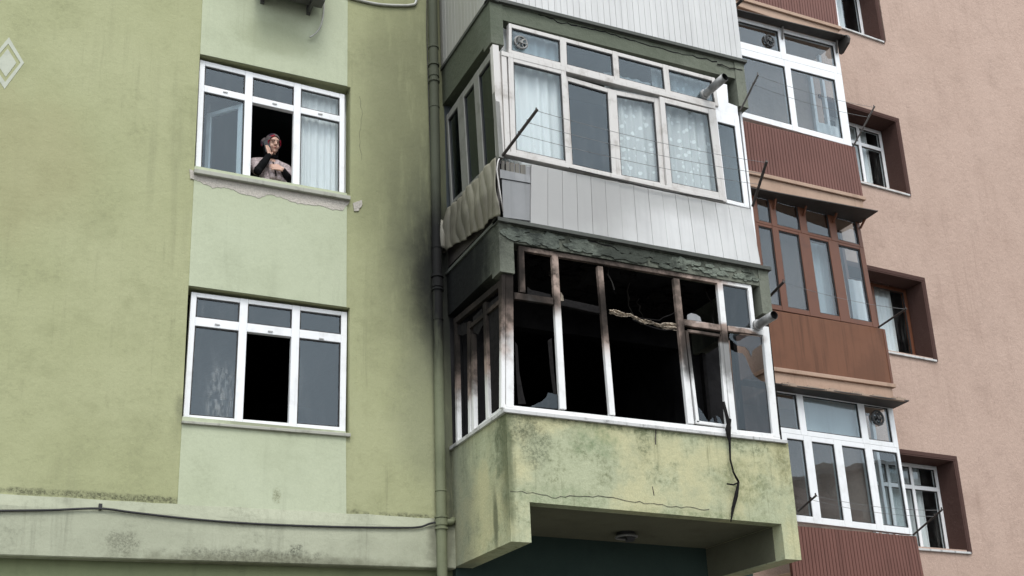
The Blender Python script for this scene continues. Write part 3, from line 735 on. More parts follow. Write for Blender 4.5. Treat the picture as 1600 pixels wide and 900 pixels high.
crack(frontP.off(-.011), [Z8(380, 440), Z8(560, 500), Z8(700, 540), Z8(860, 575), Z8(1000, 640)], mid, M['char'], .014, 6)

# --- burnt frame, front
bfP = frontP.off(-.03)
mb = MB()
def fb(p, q, w, f=0, b=.045, ext=0): mb.bar(bfP, A1(*p), A1(*q), w*.87, f, b, ext=ext)
fb((78, 118), (985, 270), .062, .0)                 # head
fb((86, 110), (92, 292), .075, .002)                 # left stub
fb((218, 150), (250, 748), .085, .004)               # mullions
fb((394, 190), (443, 772), .075, .004); 
fb((692, 238), (750, 806), .088, .004)
fb((862, 256), (920, 842), .085, .004)
fb((978, 268), (996, 432), .060, .002)               # upper right jamb
fb((1040, 425), (1083, 858), .105, .003)              # lower right jamb
fb((40, 222), (42, 742), .10, .003)                   # left jamb
fb((16, 222), (14, 744), .05, .012)
fb((60, 304), (212, 326), .085, .0)
fb((722, 408), (866, 430), .085, .0); fb((895, 432), (1042, 450), .075, .0)
fb((22, 742), (1098, 858), .075, .0)                  # bottom rail
fr = mb.build('window_frame', M['burntpvc'], burnt, bevel=.005, label='white plastic frame scorched brown at its top')
mb = MB()   # inner sash, charred
fb((734, 440), (778, 800), .045, -.006); fb((868, 455), (896, 815), .05, -.006); fb((738, 440), (868, 460), .038, -.006); fb((770, 797), (890, 813), .04, -.006)
mb.build('sash', M['burntpvc'], fr, bevel=.004)
mb = MB(); mb.bar(bfP.off(-.03), A1(240, 328), A1(398, 362), .085, 0, .05); mb.build('charred_transom', M['char'], fr, bevel=.006)
# shards
def shard(pts, mat='glassdirty', parent=fr, name='glass_shard', pl=None):
    pl = pl or bfP.off(-.026); m = MB().prism([pl.at(p) for p in pts], -pl.n*.006); return m.build(name, M[mat], parent)
shard([A1(x, y) for x, y in ((135, 732), (165, 718), (185, 700), (190, 684), (210, 686), (228, 690), (240, 748), (120, 738))])
shard([A1(x, y) for x, y in ((758, 700), (775, 735), (800, 770), (818, 800), (775, 796))])
shard([A1(x, y) for x, y in ((820, 798), (832, 782), (850, 773), (862, 782), (870, 800), (872, 808))])
shard([A1(x, y) for x, y in ((905, 515), (920, 524), (935, 528), (950, 530), (962, 545), (972, 570), (985, 600), (1000, 622), (1020, 636), (1040, 645), (1075, 845), (928, 832))], 'glassdirty')
shard([A1(x, y) for x, y in ((985, 545), (990, 520), (1005, 508), (1032, 492), (1040, 468), (900, 452), (898, 470), (930, 500), (960, 505), (975, 520))], 'glassdirty')
shard([A1(x, y) for x, y in ((110, 270), (125, 282), (160, 290), (200, 300), (205, 312), (110, 300))], 'char', fr, 'charred_scrap')
shard([A1(x, y) for x, y in ((240, 290), (250, 305), (252, 325), (240, 325))], 'melt', fr, 'melted_scrap')
shard([A1(x, y) for x, y in ((735, 380), (750, 373), (770, 378), (785, 388), (790, 405), (735, 398))], 'greyboard', fr, 'charred_scrap')
m = MB(); m.prism([bfP.off(-.026).at(A1(*p)) for p in ((870, 262), (975, 278), (990, 438), (888, 422))], (0, .006, 0)); m.build('pane', M['glassdirty'], fr)
# ragged burnt edge strips of the left pane
shard([A1(x, y) for x, y in ((190, 480), (205, 470), (214, 600), (225, 690), (212, 690), (200, 600))], 'char', fr, 'charred_scrap')
shard([A1(x, y) for x, y in ((62, 485), (72, 500), (78, 600), (95, 690), (105, 728), (75, 728), (66, 600))], 'char', fr, 'charred_scrap')
# --- burnt frame, side
sP = sideP.off(-.03); mb = MB()
def sb(z, p, q, w, f=0, b=.05): mb.bar(sP, z(*p), z(*q), w, f, b)
sb(Z6, (86, 296), (95, 830), .06); sb(Z6, (145, 290), (151, 785), .06, .004); sb(Z6, (160, 345), (166, 765), .05); sb(Z6, (216, 205), (230, 715), .075, .004)
sb(Z6, (284, 115), (298, 670), .08, .003); sb(Z6, (80, 290), (282, 122), .07, .002); sb(Z6, (90, 838), (296, 672), .07, .0); sb(Z6, (150, 310), (284, 195), .05, -.004)
so = mb.build('window_frame', M['burntpvc'], burnt, bevel=.004, label='narrow charred side frame of the burnt balcony')
for pts in (((232, 210), (282, 170), (290, 330), (292, 650), (240, 700)), ):
    shard([Z6(*p) for p in pts], 'char', so, 'charred_board', sP.off(-.03))
shard([Z6(*p) for p in ((95, 310), (135, 290), (140, 340), (120, 350), (100, 345))], 'char', so, 'charred_scrap', sP.off(-.02))
shard([Z6(*p) for p in ((165, 270), (205, 230), (210, 300), (190, 345), (168, 335))], 'char', so, 'charred_scrap', sP.off(-.02))
# right end of the burnt balcony: open frame
mb = MB(); zt_, zb_ = midM(xr-.15), zTR
for yy in (FRONT_Y+.1, FRONT_Y+.72, WALL_Y-.06): mb.box(xr-.07, yy-.035, zb_, xr-.02, yy+.035, zt_)
mb.build('window_frame', M['char'], burnt, label='open frame at the far end of the burnt balcony')
# interior of the burnt balcony
mb = MB()
for i in range(46):
    x = rnd.uniform(xl+.3, xr-.3); y = rnd.uniform(FRONT_Y+.25, WALL_Y-.1); s_ = rnd.uniform(.05, .22); zc = midT(x)-.075
    pts = []
    for k in range(7):
        a_ = k/7*2*math.pi; r_ = s_*rnd.uniform(.5, 1.1); pts.append((x+r_*math.cos(a_), y+r_*math.sin(a_)*.7, zc-rnd.uniform(.0, .06)))
    mb.prism(pts, (0, 0, .02))
mb.build('ceiling_flake', M['char'], burnt, kind='stuff')
for i in range(16):
    x = rnd.uniform(xl+.35, xr-.4); y = rnd.uniform(FRONT_Y+.12, WALL_Y-.2); z = midT(x)-.06; L_ = rnd.uniform(.12, .5); P_ = [Vector((x, y, z))]
    for k in range(5): P_.append(P_[-1]+Vector((rnd.uniform(-.05, .05), rnd.uniform(-.03, .03), -L_/5)))
    MB().tube(P_, [rnd.uniform(.004, .012) for _ in P_], 5).build('hanging_scrap', M['ash' if i % 3 == 0 else 'char'], burnt)
room(burnt, 5.04, WALL_Y+.2, zTL-.7, 7.81, WALL_Y+4, midT(6)-.1, M['roomsoot'])
MB().box(xl+.17, WALL_Y-.012, zML+.2, 5.1, WALL_Y-.002, midT(5)-.06).box(7.75, WALL_Y-.012, zML+.2, xr-.22, WALL_Y-.002, midT(8)-.06).box(5.1, WALL_Y-.014, midT(6)-.55, 7.75, WALL_Y-.002, midT(6)-.06).build('sooty_lining', M['roomsoot'], burnt)
MB().box(xl+.22, FRONT_Y+.152, zML+.201, xr-.22, WALL_Y-.02, zML+.215).build('charred_floor', M['roomsoot'], burnt)
MB().box(xl+.166, FRONT_Y+.2, midT(xl)-.064, xr-.15, WALL_Y-.02, midT(xr)-.056).build('charred_ceiling', M['roomsoot'], burnt)
MB().box(xl+.216, FRONT_Y+.15, zML+.22, xr-.22, FRONT_Y+.16, zTL-.03).build('charred_lining', M['roomsoot'], burnt)

# --- middle balcony: siding
zs0 = lambda x: midT(x)+.004
mq = Quad(frontP, Z7(8, 655), Z7(1040, 868), (1189, 414), (779, 340))
qa, qb = mq, None
def plank_row(quad, us, parent, mat, name, f=.014, b=.004, wob=.0, seed=0, proto_share=False):
    rnd = random.Random(seed)
    for i in range(len(us)-1):
        a_, b_ = us[i], us[i+1]; gp = .0016/quad.wid(); m = MB(); d = rnd.uniform(-wob, wob)
        p = [quad.pt(a_+gp, 0), quad.pt(b_-gp, 0), quad.pt(b_-gp, 1), quad.pt(a_+gp, 1)]; n = quad.n
        m.hexa([p[0]+n*(f+d), p[1]+n*(f-d), p[2]+n*(f-d*.5), p[3]+n*(f+d*.5)] + [q_-n*b for q_ in p])
        m.build(name, mat, parent, bevel=.003)
# backing
m = MB(); mq.bar(m, .03, .02, .995, .985, -.03, .05); m.build('backing_board', M['greyboard'], mid)
u_first = mq.uv(Z8(175, 200))[0]
seams = [u_first] + [mq.uv(Z8(x, 300 + (x-175)*.17))[0] for x in (268, 352, 434, 516, 598, 680, 760, 845, 925, 1000, 1075, 1150, 1230, 1305, 1375)] + [.997]
plank_row(mq, seams, mid, M['whitesiding'], 'plank', .010, .024, .004, 3)
# grey board and laths at the stripped corner
m = MB(); m.prism([frontP.off(-.012).at(Z5(*p)) for p in ((466, 150), (632, 178), (645, 395), (475, 372))], (0, .012, 0)); m.build('grey_board', M['greyboard'], mid, label='bare grey board at the stripped corner')
m = MB(); m.prism([frontP.off(-.002).at(Z5(*p)) for p in ((455, 92), (632, 128), (634, 172), (457, 142))], (0, .012, 0)); m.build('grey_board', M['greyboard'], mid)
for (x_, w_) in ((472, 18), (500, 20), (526, 22), (556, 22), (590, 30)):
    m = MB(); m.prism([frontP.off(-.014).at(Z5(*p)) for p in ((x_-w_/2, 38+(x_-460)*.2), (x_+w_/2, 40+(x_-460)*.2), (x_+w_/2, 108+(x_-460)*.2), (x_-w_/2, 100+(x_-460)*.2))], (0, .012, 0)); m.build('lath', M['lath'], mid)
# warped sheet on the side
sq = Quad(sideP.off(.01), Z5(150, 345), Z5(437, 25), Z5(470, 365), Z5(165, 575))
g = []
NR, NC = 26, 90
for i in range(NR+1):
    v = i/NR; row = []
    for j in range(NC+1):
        u = j/NC; bul = .012*math.sin(math.pi*min(1, v*1.1))*(.35+.65*u)
        rib = .022*abs(math.sin(u*math.pi*9+.9*math.sin(v*3+u*4)))**.6
        flare = .03*max(0, v-.55)**1.3*max(0, 1-u*1.5) + .055*max(0, v-.3)*max(0, u-.75)
        curl = .045*max(0, .14-u)/.14*math.sin(v*2.6+.2)
        vv = v*(1.0 - .03*max(0, math.sin(u*9))*v) + .006*math.sin(u*21)*v
        row.append(sq.pt(u+.03*math.sin(v*5+1)*(1-u), vv, .012+bul*.8+rib+flare+curl+.012*math.sin(u*17+v*6)))
    g.append(row)
MB().sheet(g).build('warped_sheet', M['warped'], mid, smooth=True, solid=.004, label='metal siding sheet warped and curled by heat')
rl = []
for i in range(13):
    v = i/12; row = []
    for j in range(15):
        t_ = j/14*5.2; r_ = .05*(1+.35*math.sin(v*3)); c_ = sq.pt(-.035-.02*v, .22+v*.72, .055)
        row.append(c_+Vector((-r_*math.cos(t_)-.01, -r_*math.sin(t_)*1.1, .01*math.sin(t_*3+v*5))))
    rl.append(row)
MB().sheet(rl).build('curled_sheet', M['warped'], mid, smooth=True, solid=.004)
# dark backing behind the warped sheet
m = MB(); bq = Quad(sideP.off(-.02), Z5(150, 330), Z5(440, 15), Z5(440, 372), Z5(130, 690)); bq.bar(m, 0, 0, 1, .99, 0, .03); m.build('side_backing', M['awning'], mid)

# --- middle balcony: front window
mwQ = Quad(frontP, Z7(40, 95), Z7(892, 322), Z7(908, 440), Z7(40, 218))
w = Win(mwQ, .07)
cu = colsof(mwQ, [(Z7(52, 170), Z7(254, 230)), (Z7(280, 240), Z7(473, 280)), (Z7(497, 300), Z7(684, 340)), (Z7(707, 350), Z7(888, 390))])
ru = rowsof(mwQ, [(Z7(150, 140), Z7(150, 232))])
w.lattice(cu, ru)
fr_m = w.finish(mid, 'window_frame', M['offwhite'], M['glass'], label='weathered white upper lights of the middle balcony')
lQ = Quad(frontP, Z7(8, 212), Z7(892, 436), Z7(940, 838), Z7(25, 640))
w = Win(lQ, .08)
m = w.fr
lQ.bar(m, 0, 0, 1, .045, .012, .07); lQ.bar(m, 0, .962, 1.0, 1, .012, .07); lQ.bar(m, 0, .047, .022, .96, .006, .07); lQ.bar(m, .978, .047, 1.0, .96, .006, .07)
lf = w.finish(mid, 'window_frame', M['offwhite'], M['glass'], label='weathered white sliding window with four sashes')
def px_sash(corners, st, f, parent, mat, gm, st_b=None):
    q = Quad(lQ.pl, *corners); s = Win(q, .04); a_ = st/q.wid(); b_ = (st_b or st)/q.hei()
    s.lattice([(a_, 1-a_)], [(b_, 1-b_)], f=f); return s.finish(parent, 'sash', mat, gm, kids=False), q
shq = []
for (c, st, f) in ((((36, 232), (275, 293), (297, 692), (48, 636)), .062, .008), (((268, 305), (472, 365), (492, 735), (290, 690)), .058, -.025), (((470, 365), (664, 402), (692, 775), (492, 735)), .062, -.025), (((662, 400), (882, 455), (930, 822), (694, 775)), .068, .008)):
    o, q = px_sash([Z7(*p) for p in c], st, f, lf, M['offwhite'], M['glassclear'] if c[0][0] != 268 else M['glass']); shq.append(q)
# narrow right light
rQ = Quad(frontP.off(-.004), Z7(892, 452), Z7(990, 478), Z7(1036, 862), Z7(938, 838))
w = Win(rQ, .07); w.lattice(colsof(rQ, [(Z7(915, 600), Z7(985, 600))]), rowsof(rQ, [(Z7(940, 512), Z7(960, 828))])); w.finish(mid, 'window_frame', M['white'], M['glass'], label='narrow white light at the right end')
m = MB(); m.prism([frontP.off(-.02).at(Z7(*p)) for p in ((890, 335), (942, 350), (948, 425), (985, 440), (988, 478), (893, 452))], (0, .03, 0)); m.build('white_board', M['white'], mid)
# corner post + side window
m = MB(); m.bar(frontP.off(.0), Z4(463, 245), Z4(495, 835), .075, .012, .06); m.bar(frontP.off(-.02), Z4(482, 275), Z4(512, 820), .03, .0, .05, ); m.build('corner_post', M['offwhite'], mid, bevel=.006)
sQ = Quad(sideP.off(-.02), Z4(196, 630), Z4(446, 262), Z4(486, 850), (704, 322))
w = Win(sQ, .05); w.lattice(colsof(sQ, [(Z4(212, 740), Z4(268, 740)), (Z4(302, 700), Z4(362, 700)), (Z4(386, 640), Z4(455, 640))]), [(.07, .965)])
w.finish(mid, 'window_frame', M['greyframe'], M['glassside'], label='grey side window of the middle balcony')
m = MB(); m.box(xr-.06, FRONT_Y+.1, midT(xr), xr-.03, WALL_Y, topM(xr-.15)); m.build('end_panel', M['white'], mid)
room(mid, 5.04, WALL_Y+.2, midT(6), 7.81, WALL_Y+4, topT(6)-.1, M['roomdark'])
# --- top balcony siding (front and side), each rib a plank
tq = Quad(frontP.off(.012), (xl, FRONT_Y-.012, topT(xl)+1.35), (xr-.02, FRONT_Y-.012, topT(xr)+1.0), (xr-.02, FRONT_Y-.012, topT(xr)+.004), (xl, FRONT_Y-.012, topT(xl)+.004))
uL = tq.uv((793, 20))[0]
N = 42; plank_row(tq, [i/N for i in range(N+1)], top, M['upsiding'], 'plank', .006, .02, .0015, 8)
m = MB(); tq.bar(m, .002, .0, .998, .995, -.021, .03); m.build('backing_board', M['greyboard'], top)
ts = Quad(sideP.off(.012), (xl-.012, WALL_Y-.02, topT(xl)+1.35), (xl-.012, FRONT_Y, topT(xl)+1.35), (xl-.012, FRONT_Y, topT(xl)+.004), (xl-.012, WALL_Y-.02, topT(xl)+.004))
plank_row(ts, [i/15 for i in range(16)], top, M['upsiding'], 'plank', .006, .02, .0015, 9)
m = MB(); ts.bar(m, .002, .0, .998, .995, -.021, .03); m.build('backing_board', M['greyboard'], top)
m = MB(); m.box(xl+.05, FRONT_Y+.03, topT(xl)+1.3, xr-.1, FRONT_Y+.09, topT(xl)+1.36); m.box(xl+.05, FRONT_Y+.03, topT(xl)+2.4, xr-.1, FRONT_Y+.09, topT(xl)+2.46); m.build('window_frame', M['white'], top)
room(top, 5.04, WALL_Y+.2, topT(6), 7.81, WALL_Y+4, topT(6)+2.5, M['roomdark'])
MB().box(xl, FRONT_Y+.1, topT(xl)+2.5, xr, WALL_Y, topT(xl)+2.7).build('upper_slab', M['slab'], top)

# ================================================================== things on the green wall
# drainpipe
pp = wallP.off(.075)
pa, pb = pp.at((675, -60)), pp.at((692, 960))
dp = thing('drainpipe', (pb.x, pb.y, 0), 'green painted drainpipe running down beside the balconies', 'drainpipe')
m = MB(); m.tube([(pa.x, pa.y, TOPZ-.5), pa, pb, (pb.x, pb.y, .1)], .056, 16); m.build('pipe', M['pipe'], dp, smooth=True)
def pipe_at(y):
    t = (y+60)/1020; P = pp.at((675+17*t, y)); return P
for y, r_, h_ in ((75, .066, .02), (102, .07, .025), (115, .064, .10), (128, .07, .02), (168, .062, .012), (388, .062, .012), (432, .072, .03), (443, .066, .10), (453, .071, .02), (500, .062, .012), (767, .063, .014), (808, .07, .02), (816, .065, .07), (826, .07, .02)):
    P = pipe_at(y); m = MB(); m.tube([P-Vector((0, 0, h_/2)), P+Vector((0, 0, h_/2))], r_, 16); m.build('collar', M['pipe'], dp)
for y in (80, 388, 770):
    P = pipe_at(y); m = MB(); m.box(P.x-.012, P.y, P.z-.012, P.x+.012, WALL_Y+.01, P.z+.012); m.build('bracket', M['rust'], dp)
P = pipe_at(815); m = MB(); m.tube([P+Vector((.03, 0, 0)), P+Vector((.11, -.0, -.0)), P+Vector((.15, .03, .03))], [.03, .034, .04], 10); m.build('branch', M['pipe'], dp, smooth=True)
# wall cable along the ledge
def wire_thing(name, pts, r, mat, label, cat, n=6, sub=5):
    P = []
    for i in range(len(pts)-1):
        p0 = Vector(pts[max(i-1, 0)]); p1 = Vector(pts[i]); p2 = Vector(pts[i+1]); p3 = Vector(pts[min(i+2, len(pts)-1)])
        for k in range(sub):
            t = k/sub; P.append(.5*((2*p1)+(p2-p0)*t+(2*p0-5*p1+4*p2-p3)*t*t+(3*p1-p0-3*p2+p3)*t**3))
    P.append(Vector(pts[-1])); o = MB().tube(P, r, n).build(name, mat, None, smooth=True)
    o['label'] = label; o['category'] = cat; return o
cp = wallP.off(.068)
wire_thing('wall_cable', [cp.at(p) for p in ((-60, 799), (0, 798), (80, 797), (155, 794.5), (210, 801), (300, 811), (400, 818.5), (520, 823), (620, 824.5), (655, 823.5), (672, 818), (683, 818), (690, 835), (694, 860), (696, 900), (697, 950))], .011, M['cable'], 'black cable sagging along the pale ledge to the drainpipe', 'cable')
m = MB(); p = cp.at((157, 792)); m.box(p.x-.015, p.y-.01, p.z-.02, p.x+.015, WALL_Y-.03, p.z+.03); o = m.build('cable_clip', M['cable']); o['label'] = 'small black clip holding the cable on the ledge'; o['category'] = 'cable clip'
wp = wallP.off(.02)
wire_thing('thin_cable', [wallP.off(.03).at(p) for p in ((668, -40), (667, 40), (669, 120), (672, 220), (676, 330), (681, 440), (683, 560), (684, 700), (686, 800))], .005, M['cable'], 'thin black cable running down the wall left of the drainpipe', 'cable')
wire_thing('conduit', [wp.at(p) for p in ((540, -6), (560, 0), (590, 6.5), (620, 8.5), (642, 8), (650, 3), (652, -20))], .017, M['conduit'], 'pale conduit curving on the green wall at the top edge', 'conduit', 8)
# air conditioner
aL, aR = wallP.at((409, 3)), wallP.at((481, 22)); acz = .5*(aL.z+aR.z)
ac = thing('air_conditioner', (.5*(aL.x+aR.x), WALL_Y, acz), 'outdoor air conditioner on dark brackets above the upper window', 'air conditioner')
m = MB(); m.box(aL.x-.10, WALL_Y-.40, acz+.035, aR.x+.14, WALL_Y-.09, acz+.60); m.build('casing', M['acmetal'], ac, bevel=.02)
m = MB(); c_ = Vector((aL.x+.28, WALL_Y-.405, acz+.32))
for i in range(5): m.tube([c_+Vector((.05*(i+1)*math.cos(t/20*2*math.pi), 0, .05*(i+1)*math.sin(t/20*2*math.pi))) for t in range(21)], .004, 5)
m.build('grille', M['acmetal'], ac)
for xx in (aL.x, aR.x):
    m = MB(); m.box(xx-.018, WALL_Y-.44, acz-.012, xx+.018, WALL_Y-.041, acz+.03); m.box(xx-.022, WALL_Y-.04, acz-.03, xx+.022, WALL_Y, acz+.30); m.build('bracket', M['acmetal'], ac)
m = MB(); m.box(aR.x+.02, WALL_Y-.30, acz-.005, aR.x+.12, WALL_Y-.16, acz+.034); m.build('pipe_cover', M['acmetal'], ac)
hp = wallP.off(.06)
wire_thing('drain_hose', [hp.at(p) for p in ((505, -4), (506, 10), (504, 30), (499, 45), (491, 54), (484, 58))], .010, M['conduit'], 'short grey drain hose hanging from the air conditioner', 'hose')
# lamp under the balcony
lx = frontP.off(-.55)
zc = mz(6.2)+.0
cpt = Plane((0, 0, zc), (0, 0, 1)).at((978, 832))
lamp = thing('ceiling_lamp', tuple(cpt), 'broken round lamp on the ceiling under the burnt balcony', 'lamp')
m = MB(); m.tube([cpt+Vector((0, 0, .004)), cpt-Vector((0, 0, .05))], .105, 20); m.build('base', M['lampblack'], lamp)
m = MB(); m.tube([cpt+Vector((.115*math.cos(t/20*6.2832), .115*math.sin(t/20*6.2832), -.05)) for t in range(21)], .014, 8); m.build('rim', M['fanplastic'], lamp, smooth=True)
m = MB(); m.prism([cpt+Vector((dx, dy_, -.052)) for dx, dy_ in ((-.04, -.08), (.05, -.09), (.08, .0), (.02, .05), (-.02, -.01))], (0, 0, -.05)); m.build('broken_cover', M['fandark'], lamp)
# burnt cable hanging down the parapet
hp = frontP.off(.045)
bc = thing('burnt_cable', tuple(hp.at((1145, 660))), 'charred cable strip hanging over the parapet from the burnt window', 'cable')
m = MB(); m.tube([hp.at(p) for p in ((1130, 628), (1136, 652), (1139, 668), (1140, 690), (1141, 718), (1146, 738), (1154, 753))], [.018, .02, .022, .014, .010, .010, .013], 7); m.build('cable', M['char'], bc, smooth=True)
m = MB(); m.tube([hp.at(p) for p in ((1154, 753), (1150, 775), (1145, 795), (1142, 815))], [.012, .022, .018, .006], 7); m.build('strip', M['char'], bc)
m = MB(); m.tube([hp.at(p) for p in ((1136, 756), (1146, 757.5), (1154, 754))], .009, 6); m.build('twig', M['char'], bc)
m = MB(); m.tube([hp.at(p) for p in ((1140, 655), (1137, 672), (1139, 688))], [.022, .028, .012], 6); m.build('charred_lump', M['char'], bc)
# melted strip across the window
sp_ = bfP.off(-.05)
ms = thing('melted_strip', tuple(sp_.at((1000, 500))), 'pale melted insulation strip drooping across the burnt window', 'debris')
rnd = random.Random(4); pts = [sp_.at(A1(*p)) for p in ((432, 366), (460, 372), (490, 380), (515, 384), (540, 395), (560, 408), (590, 412), (620, 418), (655, 424), (690, 428))]
g = []; NP = 46
for i in range(NP):
    t_ = i/(NP-1)*(len(pts)-1); a_ = min(int(t_), len(pts)-2); p = pts[a_].lerp(pts[a_+1], t_-a_); wd = .036+.016*math.sin(i*.33)+.010*rnd.random()+.03*(i > NP-9); row = []
    for k in range(9): row.append(p+Vector((rnd.uniform(-.004, .004), .014*math.sin(k*1.7+i*.35)+rnd.uniform(-.006, .006), (k/8-.5)*-wd+rnd.uniform(-.004, .004)+.006*math.sin(i*.5))))
    g.append(row)
MB().sheet(g).build('strip', M['melt'], ms, solid=.006)
m = MB(); m.tube([sp_.at(A1(*p)) for p in ((545, 392), (590, 398), (625, 402), (640, 390), (670, 380), (685, 372), (690, 362))], .006, 5); m.tube([sp_.at(A1(*p)) for p in ((520, 398), (560, 415), (600, 430), (640, 440), (690, 438))], .008, 5); m.build('wire', M['char'], ms, smooth=True)
# flue pipes
def flue(p, q, r, label, depth_q):
    a_ = frontP.at(p); b_ = frontP.off(depth_q).at(q)
    t = thing('flue_pipe', tuple(a_), label, 'flue pipe'); d = (b_-a_).normalized()
    m = MB(); m.tube([a_-d*.1, a_+d*.25*(b_-a_).length, b_], r, 18, caps=False); m.tube([b_, b_-d*.02, a_-d*.1], r*.9, 18, 1, caps=False); m.build('pipe', [M['flue'], M['fluein']], t, smooth=True)
    m = MB(); m.tube([b_-d*.24, b_-d*.01], r*1.05, 18, caps=False); m.build('end_sleeve', M['flue'], t, smooth=True, solid=.003)
    m = MB(); m.tube([b_-d*.06, b_-d*.05], r*.9, 18); m.build('inner_cap', M['fluein'], t)
    m = MB(); m.tube([a_-d*.01, a_+d*.015], r*1.35, 18); m.build('collar', M['flue'], t)
flue((1101, 148), (1133, 120), .048, 'grey flue pipe poking out of the middle balcony window', .36)
flue((1184, 508), (1210, 492), .049, 'grey flue pipe with sooty mouth at the burnt window', .30)

# clotheslines of the green balcony
def clothesline(label, poles, lines, n_attach, mat='rust', r=.017, sag=.05):
    """poles: (base px, base plane, tip px, tip plane)"""
    P = [(bp.at(b), tp.at(t)) for b, bp, t, tp in poles]
    o = thing('clothesline', tuple(P[0][0]), label, 'clothesline', 'clotheslines fixed to the balconies')
    for (b, t) in P:
        m = MB(); m.tube([b, t], r, 8); 
        for k in range(lines):
            q = b.lerp(t, 1-.24*k-.03); m.box(q.x-.006, q.y-.006, q.z-.0, q.x+.006, q.y+.006, q.z+.035)
        m.build('pole', M[mat], o)
    if len(P) > 1:
        for k in range(lines):
            a_ = P[0][0].lerp(P[0][1], 1-.24*k-.03); b_ = P[1][0].lerp(P[1][1], 1-.24*k-.03)
            m = MB(); m.tube([a_.lerp(b_, i/12)-Vector((0, 0, sag*4*(i/12)*(1-i/12))) for i in range(13)], .0028, 5); m.build('line', M['wire'], o)
    return o
F5 = frontP.off(.55)
clothesline('dark clothesline poles and wires before the middle white balcony', [(Z7(8, 652), frontP.off(.02), Z7(158, 452), F5), ((1176, 322), frontP.off(.02), (1198, 252), F5)], 3, 0)
clothesline('dark pole stub beside the right corner of the burnt balcony', [((1196, 470), frontP.off(-.3), (1225, 440), frontP.off(.12))], 1, 0)
clothesline('thin pole slanting out at the flue of the middle balcony', [((1157, 172), frontP.off(.0), (1185, 116), frontP.off(.45))], 1, 0, 'greypole', .012)
o = MB().tube([frontP.off(.05).at(p) for p in ((780, 248), (778, 252), (776, 265), (781, 300), (786, 330))], .008, 6).build('bent_trim', M['offwhite'], None, smooth=True); o['label'] = 'bent pale trim wire at the corner of the middle balcony'; o['category'] = 'trim'
o = MB().tube([frontP.off(.04).at(p) for p in ((889, 262), (930, 272), (980, 285), (1040, 299), (1100, 308), (1130, 314))], .006, 6).build('loose_cable', M['cable'], None, smooth=True); o['label'] = 'loose black cable sagging under the middle balcony window'; o['category'] = 'cable'

# curtains of the green building
def z_of(q, v): return q.pt(.5, v).z
c0, c1 = uwQ.pt(.70, .5), uwQ.pt(.99, .5)
curtain('curtain', (c0.x, WALL_Y+.17, 0), (c1.x+.08, WALL_Y+.17, 0), z_of(uwQ, 1)-.1, z_of(uwQ, 0)+.25, .018, .075, M['tulle'], 'white tulle curtain in the right pane beside the woman', seed=1)
curtain('curtain', (c0.x-.06, WALL_Y+.26, 0), (c0.x+.01, WALL_Y+.30, 0), z_of(uwQ, 1)-.1, z_of(uwQ, .15), .012, .05, M['lace'], 'edge of a curtain gathered at the open casement', seed=12, n=30)
def bal_curtain(q, lo, hi, v1, v0, mat, label, seed, per=.13, amp=.026, back=.125):
    a_, b_ = q.pt(lo, .5), q.pt(hi, .5)
    return curtain('curtain', (a_.x, FRONT_Y+back, 0), (b_.x, FRONT_Y+back, 0), min(q.pt(.5, 1).z, 99)-.05 if v1 is None else v1, v0, amp, per, mat, label, seed=seed)
ztop = topM(6)-.02
bal_curtain(shq[0], -.12, 1.02, None, ztop, M['sheer'], 'sheer white curtain in the leftmost sash of the middle balcony', 2)
bal_curtain(shq[2], -.02, .98, None, ztop-.25, M['lace'], 'lace curtain in the third sash of the middle balcony', 3, .13)
bal_curtain(shq[3], .02, 1.1, None, ztop, M['lace'], 'lace curtain in the rightmost sash of the middle balcony', 4, .12)
# ventilator in a pane
def ventilator(c, n, r, label, mat):
    t = thing('ventilator', tuple(c), label, 'ventilator'); n = n.normalized(); a_ = n.orthogonal().normalized(); b_ = n.cross(a_)
    ring = lambda rr, o_: [c+n*o_+(a_*math.cos(i/24*6.28319)+b_*math.sin(i/24*6.28319))*rr for i in range(25)]
    m = MB(); m.tube(ring(r, .0), r*.16, 8); m.build('rim', mat, t, smooth=True)
    m = MB(); m.tube([c-n*.02, c+n*.02], r*.25, 14); m.build('hub', mat, t)
    for k in range(6):
        t0 = k*math.pi/3; e0 = a_*math.cos(t0)+b_*math.sin(t0); e1 = a_*math.cos(t0+.55)+b_*math.sin(t0+.55)
        m = MB(); m.prism([c+e0*r*.2, c+e0*r*.92+n*.012, c+e1*r*.92-n*.012, c+e1*r*.2], n*.003); m.build('blade', mat, t)
    m = MB(); m.tube([c-n*.03, c-n*.035], r*.95, 20); m.build('backing', M['fandark'], t)
ventilator(frontP.off(.0).at(Z7(90, 176)), Vector((0, -1, 0)), .075, 'round pale ventilator in the corner pane of the middle balcony', M['fanplastic'])

# ================================================================== PINK BUILDING
pink = thing('apartment_building', (12.5, 11.6, 0), 'pink stucco apartment block with brown clad balconies', 'building')
ex = Vector((math.cos(PA), math.sin(PA), 0))
inn = -Vector(pinkN)
def pk(s_, z, off=0.0, base=pinkP):        # point on the pink wall: s along it, z up
    return Vector((0, base.p.y if False else PINK_WALL, 0)) + ex*s_ + Vector((0, 0, z)) + pinkP.n*off
def s_of(P): return (Vector(P)-Vector((0, PINK_WALL, 0))).dot(ex)
